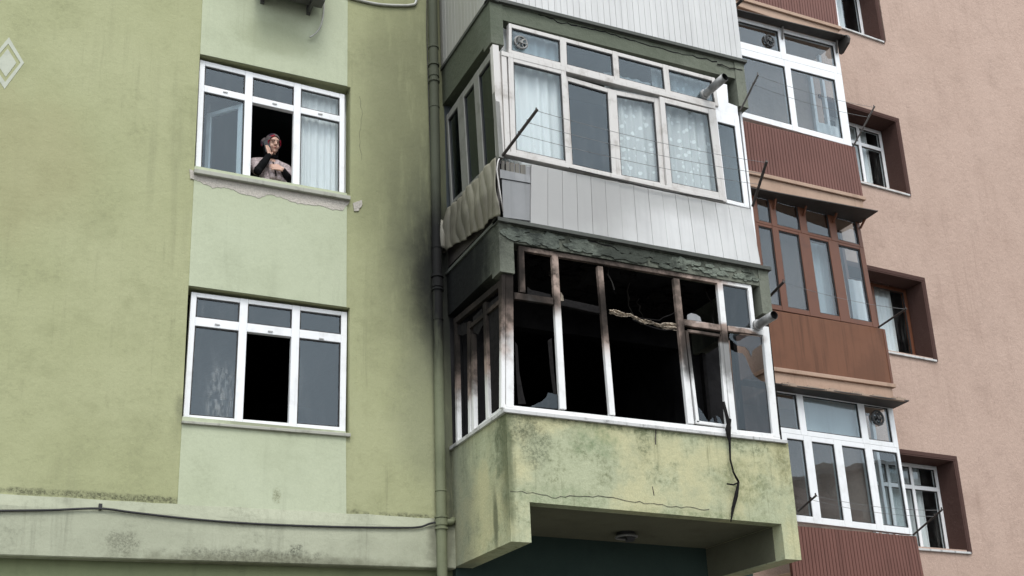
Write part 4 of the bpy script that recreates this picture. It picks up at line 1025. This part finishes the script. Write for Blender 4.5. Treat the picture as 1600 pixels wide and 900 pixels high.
# window openings (right edges seen, left edges behind the balconies)
pw = []
for TR, BR in ((None, A3(945, 256)), (A4(1022, 97), A4(1098, 553)), (A5(745, 395), A5(803, 752)), (A6(852, 375), A6(922, 803))):
    b = pinkP.at(BR); t_ = pinkP.at(TR) if TR else b+Vector((0, 0, 1.36)); pw.append((s_of(b) if not TR else .5*(s_of(b)+s_of(t_)), b.z, t_.z))
S0, S1 = 8.2, 30.0; WID = 1.62
sr = sum(p[0] for p in pw)/4
def pbox(mb, s0, z0, s1, z1, f, b, mi=0):
    g = [pk(s0, z0), pk(s1, z0), pk(s1, z1), pk(s0, z1)]; mb.hexa([p+pinkP.n*f for p in g]+[p-pinkP.n*b for p in g], mi)
mb = MB(); zz = 0
ORD = sorted(pw, key=lambda p: p[1])
sl = sr-WID; srr = max(p[0] for p in pw)-.045
sl_o = sl
pbox(mb, S0, 0, sl_o, 16, 0, .34); pbox(mb, srr, 0, S1, 16, 0, .34)
for (s_, z0, z1) in ORD:
    pbox(mb, sl_o, zz, srr, z0+.05, 0, .34); zz = z1-.05
pbox(mb, sl_o, zz, srr, 16, 0, .34)
mb.build('wall', M['pink'], pink)
REC = .30
deepP = pinkP.off(-REC)
pinkdefs = []
for i, (s_, z0, z1) in enumerate(pw):
    # surround: thin raised border and deep brown lining
    m = MB(); bw_ = .06
    R0 = s_; s0 = sl
    pbox(m, s0-bw_, z1-bw_, R0, z1, .022, .05); pbox(m, R0-bw_, z0, R0, z1-bw_-.001, .022, .05)
    pbox(m, s0, z1-bw_-.02, R0-bw_-.0, z1-bw_+.0, .018, REC); pbox(m, R0-bw_-.02, z0+.0, R0-bw_, z1-bw_-.021, .018, REC)
    wtype = ('white', 'white', 'brownpvc', 'white')[i]
    TL, TR, BR, BL = (pk(a_, b_, -REC) for a_, b_ in ((s0-.05, z1-bw_-.02), (R0-bw_-.02, z1-bw_-.02), (R0-bw_-.02, z0+.03), (s0-.05, z0+.03)))
    q = Quad(deepP, TL, TR, BR, BL); w = Win(q, .06); W_ = q.wid(); k = .055/W_; H_ = q.hei(); kv = .055/H_
    if i == 2: w.lattice([(.12, .52), (.52+k*1.5, 1-k)], [(kv, 1-kv)])
    elif i == 0: w.lattice([(k, .62), (.62+k, 1-k)], [(kv, 1-kv)])
    else: w.lattice([(k, .38), (.38+k, .66), (.66+k, 1-k)], [(kv, .245), (.245+kv*1.1, 1-kv)])
    fo = w.finish(pink, 'window', M[wtype], M['glassclear'])
    fo['label'] = ('white framed window cut off by the top edge', 'white framed window in a deep brown reveal', 'brown framed window in a deep brown reveal', 'lowest white framed window in a deep brown reveal')[i]
    m.build('surround', M['brownreveal'], fo, bevel=.004)
    m = MB(); pbox(m, s0-.02, z0-.008, R0-.03, z0+.022, .03, REC-.002); m.build('sill', M['sillmetal'], fo, bevel=.004)
    lab = ('white curtain behind the window at the top right', 'white curtain in the highest full brown reveal window', 'white curtain behind the brown framed window', 'pale curtain behind the lowest reveal window')[i]
    A_, B_ = pk(s0+.05, 0, -REC-.14), pk(R0-.28 if i != 0 else R0-.36, 0, -REC-.14)
    curtain('curtain', A_, B_, z0-.1, z1+.2, .025, .13, M['tulle'], lab, seed=20+i)
    pinkdefs.append((s_, z0, z1))
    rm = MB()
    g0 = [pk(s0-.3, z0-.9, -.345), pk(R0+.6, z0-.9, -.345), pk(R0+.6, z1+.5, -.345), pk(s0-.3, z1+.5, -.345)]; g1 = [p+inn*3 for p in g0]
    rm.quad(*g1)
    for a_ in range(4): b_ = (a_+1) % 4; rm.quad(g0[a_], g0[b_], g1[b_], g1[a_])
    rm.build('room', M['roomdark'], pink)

# balconies
def sB(P): return (Vector(P)-Vector((0, PINK_BALC, 0))).dot(ex)
def pkb(s_, z, off=0.0): return Vector((0, PINK_BALC, 0))+ex*s_+Vector((0, 0, z))+pbalP.n*off
def bbox(mb, s0, z0, s1, z1, f, b):
    g = [pkb(s0, z0), pkb(s1, z0), pkb(s1, z1), pkb(s0, z1)]; mb.hexa([p+pbalP.n*f for p in g]+[p-pbalP.n*b for p in g])
def hexq(mb, pts, f, b):
    g = [pbalP.at(p) if len(p) == 2 else Vector(p) for p in pts]; mb.hexa([p+pbalP.n*f for p in g]+[p-pbalP.n*b for p in g])
DEP = (PINK_WALL-PINK_BALC)*math.cos(PA)
sLft = sB(pbalP.at((1237, 890)))
def ext_left(pts):
    """push the two left corners out to the hidden left end of the balcony"""
    TL, TR, BR, BL = [pbalP.at(p) for p in pts]
    def go(a_, b_): d = (b_-a_).normalized(); k = (sLft-sB(b_))/d.dot(ex); return b_+d*k
    return [go(TL, TR), TR, BR, go(BL, BR)]
def pink_balcony(lab, win, panel, ribbed, awn, wmat, cols_up, cols_lo, row_up, row_lo, z, aw_label, aw_mat, fascia_bot):
    b = MB()
    if panel:
        Pq = ext_left(panel); (TL, TR, BR, BL) = Pq
        led = [p.copy() for p in (BL, BR)]; h = .055
        zL, zR = BL.z, BR.z
        fb_ = pbalP.at(fascia_bot).z if fascia_bot else BR.z-.5
        # ledge moulding, then the fascia down to the awning below
        b.hexa([pkb(sLft-.02, zL-h, .03), pkb(sB(BR)+.03, zR-h, .03), pkb(sB(BR)+.03, zR, .03), pkb(sLft-.02, zL, .03), pkb(sLft-.02, zL-h, -DEP), pkb(sB(BR)+.03, zR-h, -DEP), pkb(sB(BR)+.03, zR, -DEP), pkb(sLft-.02, zL, -DEP)])
        b.hexa([pkb(sLft, fb_-.02, -.002), pkb(sB(BR)-.01, fb_-.02, -.002), pkb(sB(BR)-.01, zR-h, -.002), pkb(sLft, zL-h, -.002), pkb(sLft, fb_-.02, -DEP), pkb(sB(BR)-.01, fb_-.02, -DEP), pkb(sB(BR)-.01, zR-h, -DEP), pkb(sLft, zL-h, -DEP)])
    o = b.build('balcony', M['pinkledge'], pink, bevel=.006); o['label'] = lab
    if panel:
        q = Quad(pbalP, *Pq)
        if ribbed:
            m = MB(); n = 40
            for i in range(n):
                a_, c_ = i/n, (i+1)/n; gp = .17/n
                q.bar(m, a_, 0, c_-gp, 1, .016, .01)
            q.bar(m, 0, .002, 1, .998, .0, .03); m.build('cladding', M['brownsiding'], o, kind='stuff')
        else:
            m = MB(); q.bar(m, 0, 0, 1, 1, .008, .03); m.build('cladding', M['brownpanel'], o, bevel=.004)
            m = MB(); q.bar(m, .985, .01, 1.004, .99, .014, .03); m.build('corner_trim', M['brownpvc'], o)
        # right end of the balcony below the window
        m = MB(); P_, Q_ = q.c[1], q.c[2]
        m.hexa([P_-pbalP.n*.03, Q_-pbalP.n*.03, Q_-pbalP.n*(DEP-.01), P_-pbalP.n*(DEP-.01), P_-ex*.03-pbalP.n*.03, Q_-ex*.03-pbalP.n*.03, Q_-ex*.03-pbalP.n*(DEP-.01), P_-ex*.03-pbalP.n*(DEP-.01)]); m.build('end_cladding', M['brownsiding' if ribbed else 'brownpanel'], o)
    if win:
        q = Quad(pbalP, *ext_left(win)); w = Win(q, .07)
        cu_ = colsof(q, [(z(*a_), z(*b_)) for a_, b_ in cols_up]); cl_ = colsof(q, [(z(*a_), z(*b_)) for a_, b_ in cols_lo])
        ru_ = rowsof(q, [(z(*row_up[0]), z(*row_up[1]))])[0]; rl_ = rowsof(q, [(z(*row_lo[0]), z(*row_lo[1]))])[0]
        vm = .5*(ru_[1]+rl_[0])
        left = cu_[0][0]
        w.lattice(cu_, [ru_], 0, vm); w.lattice(cl_, [rl_], vm+.0005, 1)
        fo = w.finish(o, 'window_frame', M[wmat], M['glass'], kids=False)
        # right end glazing
        m = MB(); e = [q.pt(1, 0), q.pt(1, 1)]
        for d_ in (DEP-.06, .55*DEP):
            m.hexa([e[0]-pbalP.n*d_, e[1]-pbalP.n*d_, e[1]-pbalP.n*(d_+.05), e[0]-pbalP.n*(d_+.05), e[0]-ex*.05-pbalP.n*d_, e[1]-ex*.05-pbalP.n*d_, e[1]-ex*.05-pbalP.n*(d_+.05), e[0]-ex*.05-pbalP.n*(d_+.05)])
        m.build('end_frame', M[wmat], o)
        # ceiling + interior back
        m = MB(); c = [q.pt(0, 0)+Vector((0, 0, .02)), q.pt(1, 0)+Vector((0, 0, .02))]
        m.hexa([c[0]-pbalP.n*.02, c[1]-pbalP.n*.02, c[1]-pbalP.n*.02+Vector((0, 0, .1)), c[0]-pbalP.n*.02+Vector((0, 0, .1)), c[0]-pbalP.n*DEP, c[1]-pbalP.n*DEP, c[1]-pbalP.n*DEP+Vector((0, 0, .1)), c[0]-pbalP.n*DEP+Vector((0, 0, .1))]); m.build('ceiling', M['pinkledge'], o)
    if awn:
        # thin sheet projecting from the head of the window
        (aL, aR, depL, depR, drop) = awn
        A_, B_ = pbalP.at(aL), pbalP.at(aR); A_ = A_+(A_-B_).normalized()*.6
        D_ = pbalP.n*depR-Vector((0, 0, drop)); DL = pbalP.n*depL-Vector((0, 0, drop)); T_ = Vector((0, 0, .012))
        m = MB(); m.hexa([A_, B_, B_+D_, A_+DL, A_+T_, B_+T_, B_+D_+T_, A_+DL+T_]); ao = m.build('awning', M[aw_mat], o, label=aw_label)
        return o, (A_, B_, DL, D_, ao)
    return o, None

# topmost pink balcony: only its cladding and ledge are in view
b1, _ = pink_balcony('highest pink balcony, only its brown cladding in view', None, [(1166, -60), (1302, -20), A3(675, 158), A3(150, 2)], True, None, 'white', [], [], None, None, A3, '', 'awning', A3(690, 232))
b2, aw2 = pink_balcony('upper white framed balcony with ribbed brown cladding', [A3(62, 92), A3(668, 250), A3(755, 858), A3(95, 680)], [A4(100, 108), A4(770, 265), A4(818, 555), A4(135, 400)], True,
    (A3(62, 92), A3(668, 250), .12, .18, .0), 'white',
    [((76, 180), (328, 240)), ((362, 250), (655, 330))], [((88, 400), (372, 480)), ((405, 480), (668, 560))], ((200, 150), (200, 268)), ((250, 360), (250, 690)), A3, 'dark canopy over the upper white balcony', 'awning', A4(810, 645))
b3, aw3 = pink_balcony('brown framed balcony with smooth brown panel', [A5(20, 32), A5(470, 150), A5(550, 606), A5(88, 524)], [A5(90, 530), A5(575, 612), A5(612, 846), A5(105, 775)], False,
    (A5(20, 42), A5(476, 160), .07, .34, -.02), 'brownpvc',
    [((38, 100), (92, 110)), ((118, 130), (218, 160)), ((247, 160), (346, 185)), ((374, 185), (466, 210))],
    [((62, 350), (122, 360)), ((150, 370), (238, 385)), ((284, 395), (366, 410)), ((408, 415), (500, 430))], ((170, 75), (170, 178)), ((190, 205), (210, 525)), A5, 'thin dark canopy over the brown framed balcony', 'awning', A6(575, 140))
b4, aw4 = pink_balcony('lower white framed balcony with ribbed brown cladding', [A6(60, 85), A6(575, 160), A6(664, 718), A6(155, 660)], [A6(160, 682), A6(678, 727), A6(722, 960), A6(165, 925)], True,
    (A6(60, 85), A6(580, 165), .14, .28, -.02), 'white',
    [((68, 200), (166, 215)), ((192, 200), (434, 230)), ((462, 230), (568, 245))], [((130, 450), (205, 460)), ((238, 450), (338, 465)), ((372, 470), (476, 485)), ((508, 490), (618, 500))], ((300, 125), (300, 275)), ((270, 315), (300, 648)), A6, 'thin dark canopy with broken pale edge over the lower white balcony', 'awning', A6(575, 900))
# awning brackets
for (aw, pts_, mt, up) in ((aw2, (A3(345, 232), A3(662, 312)), 'greypole', .16), (aw3, (A5(106, 100), A5(231, 130), A5(357, 158), A5(472, 184)), 'brownpvc', .10)):
    A_, B_, DL, DR, ao = aw
    for p_ in pts_:
        P_ = pbalP.at(p_); u_ = (P_-A_).dot(B_-A_)/(B_-A_).length_squared; top_ = A_.lerp(B_, u_); D_ = DL.lerp(DR, u_)
        m = MB(); m.bar3(ex, P_+pbalP.n*.012, top_+D_*.35-Vector((0, 0, .01)), .022, .012, .012); m.build('bracket', M[mt], ao)
# rolled end of the upper canopy
A_, B_, DL, D_, ao = aw2
m = MB(); m.prism([B_+pbalP.n*o_+Vector((0, 0, z_)) for o_, z_ in ((.0, -.20), (.05, -.205), (.19, -.12), (.22, -.05), (.20, .01), (.13, .055), (.05, .06), (.0, .02))], ex*.05)
m.build('canopy_end', M['awning'], b2, bevel=.008)
# ragged tan edge of the lowest canopy
A_, B_, DL, DR, ao = aw4; rnd = random.Random(9)
m = MB(); N_ = 70
for i in range(N_):
    a_, c_ = A_.lerp(B_, .22+.76*i/N_), A_.lerp(B_, .22+.76*(i+1)/N_); D_ = DL.lerp(DR, .22+.76*i/N_); h_ = .03+.012*math.sin(i*.5)+rnd.uniform(-.006, .006); d_ = D_*(.98+.03*math.sin(i*.31))
    m.hexa([a_+d_+Vector((0, 0, -.004)), c_+d_+Vector((0, 0, -.004)), c_+d_+Vector((0, 0, h_)), a_+d_+Vector((0, 0, h_)), a_+D_*.2+Vector((0, 0, .013)), c_+D_*.2+Vector((0, 0, .013)), c_+D_*.2+Vector((0, 0, h_+.02)), a_+D_*.2+Vector((0, 0, h_+.02))])
m.build('mortar_edge', M['awningtan'], ao)
# ventilators of the pink balconies
ventilator(pbalP.off(.0).at(A3(270, 238)), pbalP.n, .085, 'round dark ventilator in the upper white balcony pane', M['fandark'])
ventilator(pbalP.off(.0).at(A6(511, 205)), pbalP.n, .095, 'round dark ventilator in the lower white balcony pane', M['fandark'])
# pink clotheslines
G0, G5 = pbalP.off(.03), pbalP.off(.5)
clothesline('thin clothesline poles and wires at the upper white pink balcony', [(A3(100, 655), G0, A3(205, 436), G5), (A3(760, 860), G0, A3(888, 622), G5)], 2, 0, 'greypole', .012)
clothesline('short dark clothesline pole at the brown framed balcony', [(A5(75, 485), G0, A5(150, 410), G5), (A5(552, 604), G0, A5(672, 524), G5)], 1, 0, 'rust', .014)
clothesline('thin clothesline poles and wires at the lower white balcony', [(A6(160, 615), G0, A6(240, 546), G5), (A6(665, 720), G0, A6(795, 607), G5)], 2, 0, 'rust', .013)
clothesline('dark pole stub over the upper canopy at the top edge', [(A3(35, 70), pbalP.off(.1), A3(115, -5), pbalP.off(.55))], 1, 0, 'rust', .022)
# curtains of the pink balconies
def pcurt(q0, q1, zlo, zhi, mat, label, seed, off=-.2, per=.12):
    a_, b_ = pbalP.off(off).at(q0), pbalP.off(off).at(q1)
    curtain('curtain', (a_.x, a_.y, 0), (b_.x, b_.y, 0), zlo, zhi, .02, per, mat, label, seed=seed)
zq = lambda p: pbalP.at(p).z
pcurt(A5(262, 400), A5(345, 420), zq(A5(300, 560)), zq(A5(300, 215)), M['tulle'], 'white curtain behind the centre sash of the brown framed balcony', 31)
pcurt(A5(430, 430), A5(500, 440), zq(A5(470, 590)), zq(A5(440, 350)), M['tulle'], 'white curtain behind the right sash of the brown framed balcony', 32, -.3)
pcurt(A3(540, 700), A3(690, 760), zq(A3(600, 830)), zq(A3(600, 640)), M['tulle'], 'white laundry-like curtain low in the right sash of the upper white balcony', 33, -.3)
pcurt(A6(185, 200), A6(440, 240), zq(A6(300, 300)), zq(A6(300, 100)), M['tulle'], 'white blind in the wide upper pane of the lower white balcony', 34, -.1, .5)

# ================================================================== HOUSES ACROSS THE STREET (seen as reflections)
def house(x0, x1, y0, y1, h, ridge, wallm, roofm, label):
    t = thing('house', ((x0+x1)/2, (y0+y1)/2, 0), label, 'house')
    m = MB(); m.box(x0, y0, 0, x1, y1, h); m.build('wall', wallm, t)
    m = MB(); ym = (y0+y1)/2; e = .5
    m.prism([(x0-e, y1+e, h-.1), (x0-e, ym, h+ridge), (x0-e, y0-e, h-.1), (x0-e, y0-e, h+.1), (x0-e, ym, h+ridge+.2), (x0-e, y1+e, h+.1)], (x1-x0+2*e, 0, 0)); m.prism([(x0, y1, h), (x0, y0, h), (x0, ym, h+ridge)], (x1-x0, 0, 0)); m.build('roof', roofm, t)
    m = MB(); m.box(x0+2, ym-.4, h+ridge-.8, x0+2.8, ym+.4, h+ridge+1.2); m.build('chimney', wallm, t)
    n = max(1, int((x1-x0)/3))
    for k in range(n):
        for z_ in (1, 4, 7):
            if z_+1.6 > h: continue
            xx = x0+(k+.5)*(x1-x0)/n; mm = MB(); mm.box(xx-.6, y1-.02, z_, xx+.6, y1+.05, z_+1.5); mm.build('window', M['white'], t)
            mm = MB(); mm.box(xx-.5, y1+.051, z_+.1, xx+.5, y1+.06, z_+1.4); mm.build('pane', M['phone'], t)
M['roofred'] = simple('roof_tiles', (.12, .06, .045), .8, 0, .5, 3)
M['greyhouse'] = simple('grey_render', (.22, .21, .2), .9, 0, .4, 2)
M['creamhouse'] = simple('cream_render', (.42, .38, .32), .9, 0, .3, 2)
house(24, 33.9, -19, -11, 11.2, 1.6, M['greyhouse'], M['roofred'], 'dark gabled house reflected in the left sashes of the lower white balcony')
house(34.7, 36.0, -17, -11.5, 10.4, 2.6, M['greyhouse'], M['roofred'], 'narrow gabled house reflected in the centre sash of the lower white balcony')
house(36.7, 50, -22, -11, 13.6, .4, M['creamhouse'], M['greyhouse'], 'tall cream house reflected in the right pane of the lower white balcony')
house(10.6, 20, -20, -11.5, 10.6, 3.0, M['creamhouse'], M['roofred'], 'red roofed house reflected in the corner of the lower left window')

# ================================================================== PERSON AT THE UPPER WINDOW
def ell(mb, c, r, nu=18, nv=12):
    k = len(mb.v); c = Vector(c)
    for i in range(1, nv):
        t = math.pi*i/nv
        for j in range(nu):
            p = 2*math.pi*j/nu; mb.v.append(c+Vector((r[0]*math.sin(t)*math.cos(p), r[1]*math.sin(t)*math.sin(p), r[2]*math.cos(t))))
    a = len(mb.v); mb.v += [c+Vector((0, 0, r[2])), c-Vector((0, 0, r[2]))]
    for i in range(nv-2):
        for j in range(nu):
            q = (j+1) % nu; mb.f.append((k+i*nu+j, k+i*nu+q, k+(i+1)*nu+q, k+(i+1)*nu+j)); mb.mi.append(0)
    for j in range(nu):
        q = (j+1) % nu; mb.f.append((a, k+q, k+j)); mb.f.append((a+1, k+(nv-2)*nu+j, k+(nv-2)*nu+q)); mb.mi += [0, 0]
def limb(mb, pts, rs, n=14):
    mb.tube(pts, rs, n)
    for p, r in zip(pts, rs): ell(mb, p, (r, r, r), 12, 8)
def remeshed(mb, name, mat, parent, vox, smooth=3):
    o = mb.build(name, mat, parent)
    m = o.modifiers.new('union', 'REMESH'); m.mode = 'VOXEL'; m.voxel_size = vox; m.use_smooth_shade = True
    if smooth: k = o.modifiers.new('smooth', 'SMOOTH'); k.iterations = smooth; k.factor = .5
    return o
PY = WALL_Y+.30
chin = Plane((0, PY, 0), (0, -1, 0)).at((425, 241))
person = thing('person', tuple(chin-Vector((0, 0, 1.35))), 'woman in patterned headscarf and cardigan holding a phone to her cheek at the window', 'person')
hr = Matrix.Rotation(R(10), 4, 'Z') @ Matrix.Rotation(R(14), 4, 'X') @ Matrix.Rotation(R(-4), 4, 'Y')
def hd(x, y, z): return chin + hr @ Vector((x, y, z))
def bd(x, y, z): return chin + Vector((x, y, z))
HS = MB()
def hell(mb, c, r):
    n0 = len(mb.v); ell(mb, (0, 0, 0), r)
    for i in range(n0, len(mb.v)): mb.v[i] = chin + hr @ (Vector(c)+mb.v[i])
hell(HS, (0, 0, .125), (.071, .090, .100)); hell(HS, (0, -.022, .06), (.056, .066, .058)); hell(HS, (0, -.072, .022), (.021, .020, .018))
hell(HS, (.032, -.062, .075), (.024, .024, .024)); hell(HS, (-.032, -.062, .075), (.024, .024, .024)); hell(HS, (0, -.072, .145), (.05, .022, .03))
limb(HS, [hd(0, -.090, .128), hd(0, -.102, .105), hd(0, -.110, .092)], [.008, .010, .0125]); hell(HS, (.011, -.094, .09), (.008, .01, .007)); hell(HS, (-.011, -.094, .09), (.008, .01, .007))
limb(HS, [hd(-.020, -.082, .062), hd(0, -.091, .064), hd(.020, -.082, .062)], [.005, .0075, .005]); limb(HS, [hd(-.016, -.080, .052), hd(0, -.089, .051), hd(.016, -.080, .052)], [.005, .0085, .005])
for e in (-1, 1): hell(HS, (e*.072, .005, .10), (.010, .018, .028))
limb(HS, [bd(0, .015, .05), bd(0, .03, -.06), bd(0, .04, -.12)], [.048, .047, .058])                # neck
limb(HS, [bd(0, .05, -.14), bd(0, .05, -.35), bd(0, .06, -.58), bd(0, .06, -.78)], [.10, .125, .115, .14])
limb(HS, [bd(-.16, .04, -.125), bd(0, .04, -.12), bd(.15, .04, -.125)], [.058, .08, .058])
shR, elR, wrR = bd(-.185, .03, -.13), bd(-.175, -.10, -.30), bd(-.055, -.125, -.085)
shL, elL, wrL = bd(.17, .03, -.14), bd(.20, -.06, -.335), bd(.085, -.165, -.265)
limb(HS, [shR, shR.lerp(elR, .5), elR], [.052, .045, .038]); limb(HS, [elR, elR.lerp(wrR, .4), wrR], [.038, .036, .024])
limb(HS, [shL, shL.lerp(elL, .5), elL], [.052, .045, .038]); limb(HS, [elL, elL.lerp(wrL, .4), wrL], [.038, .036, .024])
for e in (-1, 1): limb(HS, [bd(e*.09, .06, -.78), bd(e*.10, .03, -1.10), bd(e*.10, .05, -1.33)], [.10, .07, .05])
# hand at the cheek: palm, four unequal fingers closed round the phone, thumb
def hand(mb, w, along, across, palm, curl, L=.075, fl=(.072, .080, .075, .060), spread=1.0):
    along, across, palm = along.normalized(), across.normalized(), palm.normalized()
    k = w+along*L
    for t in (-.026, -.009, .009, .026): limb(mb, [w+across*t*.7, k+across*t], [.013, .012], 10)
    for i, t in enumerate((-.028, -.009, .010, .028)):
        b = k+across*t; l = fl[i]; a1 = along+across*t*3*spread; d1 = (a1+palm*curl*.5).normalized(); d2 = (a1+palm*curl*1.3).normalized(); d3 = (a1+palm*curl*2.4).normalized()
        p1 = b+d1*l*.45; p2 = p1+d2*l*.32; p3 = p2+d3*l*.23
        limb(mb, [b, p1, p2, p3], [.0095, .0088, .008, .0068], 8)
    b = w+along*.022-across*.026; p1 = b+(along*.7-across*.8+palm*.35)*.034; p2 = p1+(along*1.0-across*.2+palm*.5)*.028
    limb(mb, [b, p1, p2], [.0125, .0105, .0085], 8)
hand(HS, wrR, Vector((-.22, .16, .95)), Vector((-.75, -.6, -.1)), Vector((.55, .75, .0)), .45)
hand(HS, wrL, Vector((-.95, -.08, .12)), Vector((.1, -.15, -.95)), Vector((0, .8, -.2)), .5)
body = remeshed(HS, 'body', M['skin'], person, .0045, 2)
# eyes, brows, lips
for e in (-1, 1):
    m = MB(); n0 = 0; hell(m, (e*.029, -.083, .118), (.011, .005, .0055)); m.build('eye', M['eye'], person, smooth=True)
    m = MB(); limb(m, [hd(e*.013, -.096, .137), hd(e*.030, -.091, .142), hd(e*.046, -.078, .136)], [.0035, .004, .003], 8); m.build('eyebrow', M['eye'], person, smooth=True)
m = MB(); limb(m, [hd(-.018, -.088, .058), hd(0, -.0975, .057), hd(.018, -.088, .058)], [.004, .006, .004], 8); m.build('lips', M['lips'], person, smooth=True)
# black sleeves
m = MB(); limb(m, [shR.lerp(elR, .55), elR, elR.lerp(wrR, .5), elR.lerp(wrR, .93)], [.050, .050, .044, .033]); s1_ = remeshed(m, 'sleeve', M['black_knit'], person, .006, 2)
m = MB(); limb(m, [shL.lerp(elL, .6), elL, elL.lerp(wrL, .5), elL.lerp(wrL, .9)], [.048, .048, .043, .033]); remeshed(m, 'sleeve', M['black_knit'], person, .006, 2)
# cardigan over shoulders and chest, hanging over the upper arms, open at the neck
m = MB(); limb(m, [bd(0, .055, -.17), bd(0, .05, -.36), bd(0, .06, -.55)], [.115, .138, .138], 20)
limb(m, [bd(-.175, .04, -.135), bd(-.07, .045, -.115), bd(.06, .045, -.115), bd(.165, .04, -.145)], [.070, .074, .074, .070])
limb(m, [bd(-.19, .03, -.14), bd(-.195, -.03, -.225), bd(-.18, -.065, -.275)], [.066, .064, .058]); limb(m, [bd(.175, .03, -.15), bd(.20, -.01, -.24), bd(.205, -.03, -.31)], [.066, .064, .058])
limb(m, [bd(-.06, .05, -.055), bd(-.062, -.02, -.10), bd(-.028, -.075, -.20), bd(-.01, -.10, -.34)], [.026, .028, .030, .032]); limb(m, [bd(.06, .05, -.055), bd(.062, -.02, -.10), bd(.045, -.075, -.20), bd(.06, -.10, -.34)], [.026, .028, .030, .032])
for k in range(5): limb(m, [bd(.10+.015*k, -.07+.01*k, -.18), bd(.09+.02*k, -.095+.012*k, -.26), bd(.08+.03*k, -.10+.012*k, -.36)], [.012, .016, .014], 8)
cg = remeshed(m, 'cardigan', M['cardigan'], person, .007, 3)
m = MB(); m.tube([bd(.0, -.06, -.13), bd(.008, -.108, -.22), bd(.02, -.130, -.34)], .007, 6); m.build('zip', M['black_knit'], person, smooth=True)
# headscarf: shell round the skull with a face opening, tail at the side of the neck
NU, NV = 40, 26; m = MB(); idx = {}
rnd = random.Random(2)
for i in range(NV+1):
    for j in range(NU):
        t = math.pi*i/NV*.86; p = 2*math.pi*j/NU
        d_ = Vector((math.sin(t)*math.cos(p), math.sin(t)*math.sin(p), math.cos(t)))
        r_ = 1+.03*math.sin(p*7+t*3)
        c = Vector((d_.x*.087*r_, .008+d_.y*.108*r_, .125+d_.z*.108))
        fx, fz_ = d_.x/.74, (d_.z+.22)/.74
        if d_.y < 0 and fx*fx+fz_*fz_ < 1: continue
        idx[(i, j)] = len(m.v); m.v.append(chin+hr@c)
for i in range(NV):
    for j in range(NU):
        q = (j+1) % NU; ks = [(i, j), (i, q), (i+1, q), (i+1, j)]
        if all(k in idx for k in ks): m.f.append(tuple(idx[k] for k in ks)); m.mi.append(0)
sc = m.build('headscarf', M['scarf'], person, smooth=True, solid=.010)
m = MB(); limb(m, [hd(-.085, .03, .15), hd(-.105, .03, .12), hd(-.115, .02, .085)], [.03, .032, .018]); remeshed(m, 'scarf_knot', M['scarf'], person, .006, 2)
m = MB(); limb(m, [hd(-.075, .02, .10), hd(-.078, .015, .04), bd(-.055, .02, -.04)], [.030, .030, .032]); limb(m, [hd(.070, .03, .09), hd(.066, .02, .04), bd(.045, .02, -.04)], [.018, .022, .028]); limb(m, [bd(-.05, .0, -.03), bd(0, -.015, -.04), bd(.05, .0, -.03)], [.026, .03, .026]); remeshed(m, 'underscarf', M['black_knit'], person, .006, 2)
ph = thing('smartphone', tuple(hd(-.085, -.035, .07)), 'dark phone held against the woman\'s cheek', 'phone')
c = hd(-.080, -.045, .07); ax, ay, az = hr@Vector((.45, .0, 1)).normalized(), None, None
u_ = (hr@Vector((.18, -.25, -1))).normalized(); v_ = (hr@Vector((.55, .8, 0))).normalized(); w_ = u_.cross(v_).normalized(); v_ = w_.cross(u_)
m = MB(); m.hexa([c+u_*a_*.072+w_*b_*.034+v_*d_*.004 for d_ in (-1, 1) for a_, b_ in ((-1, -1), (1, -1), (1, 1), (-1, 1))]); m.build('case', M['phone'], ph, bevel=.003)
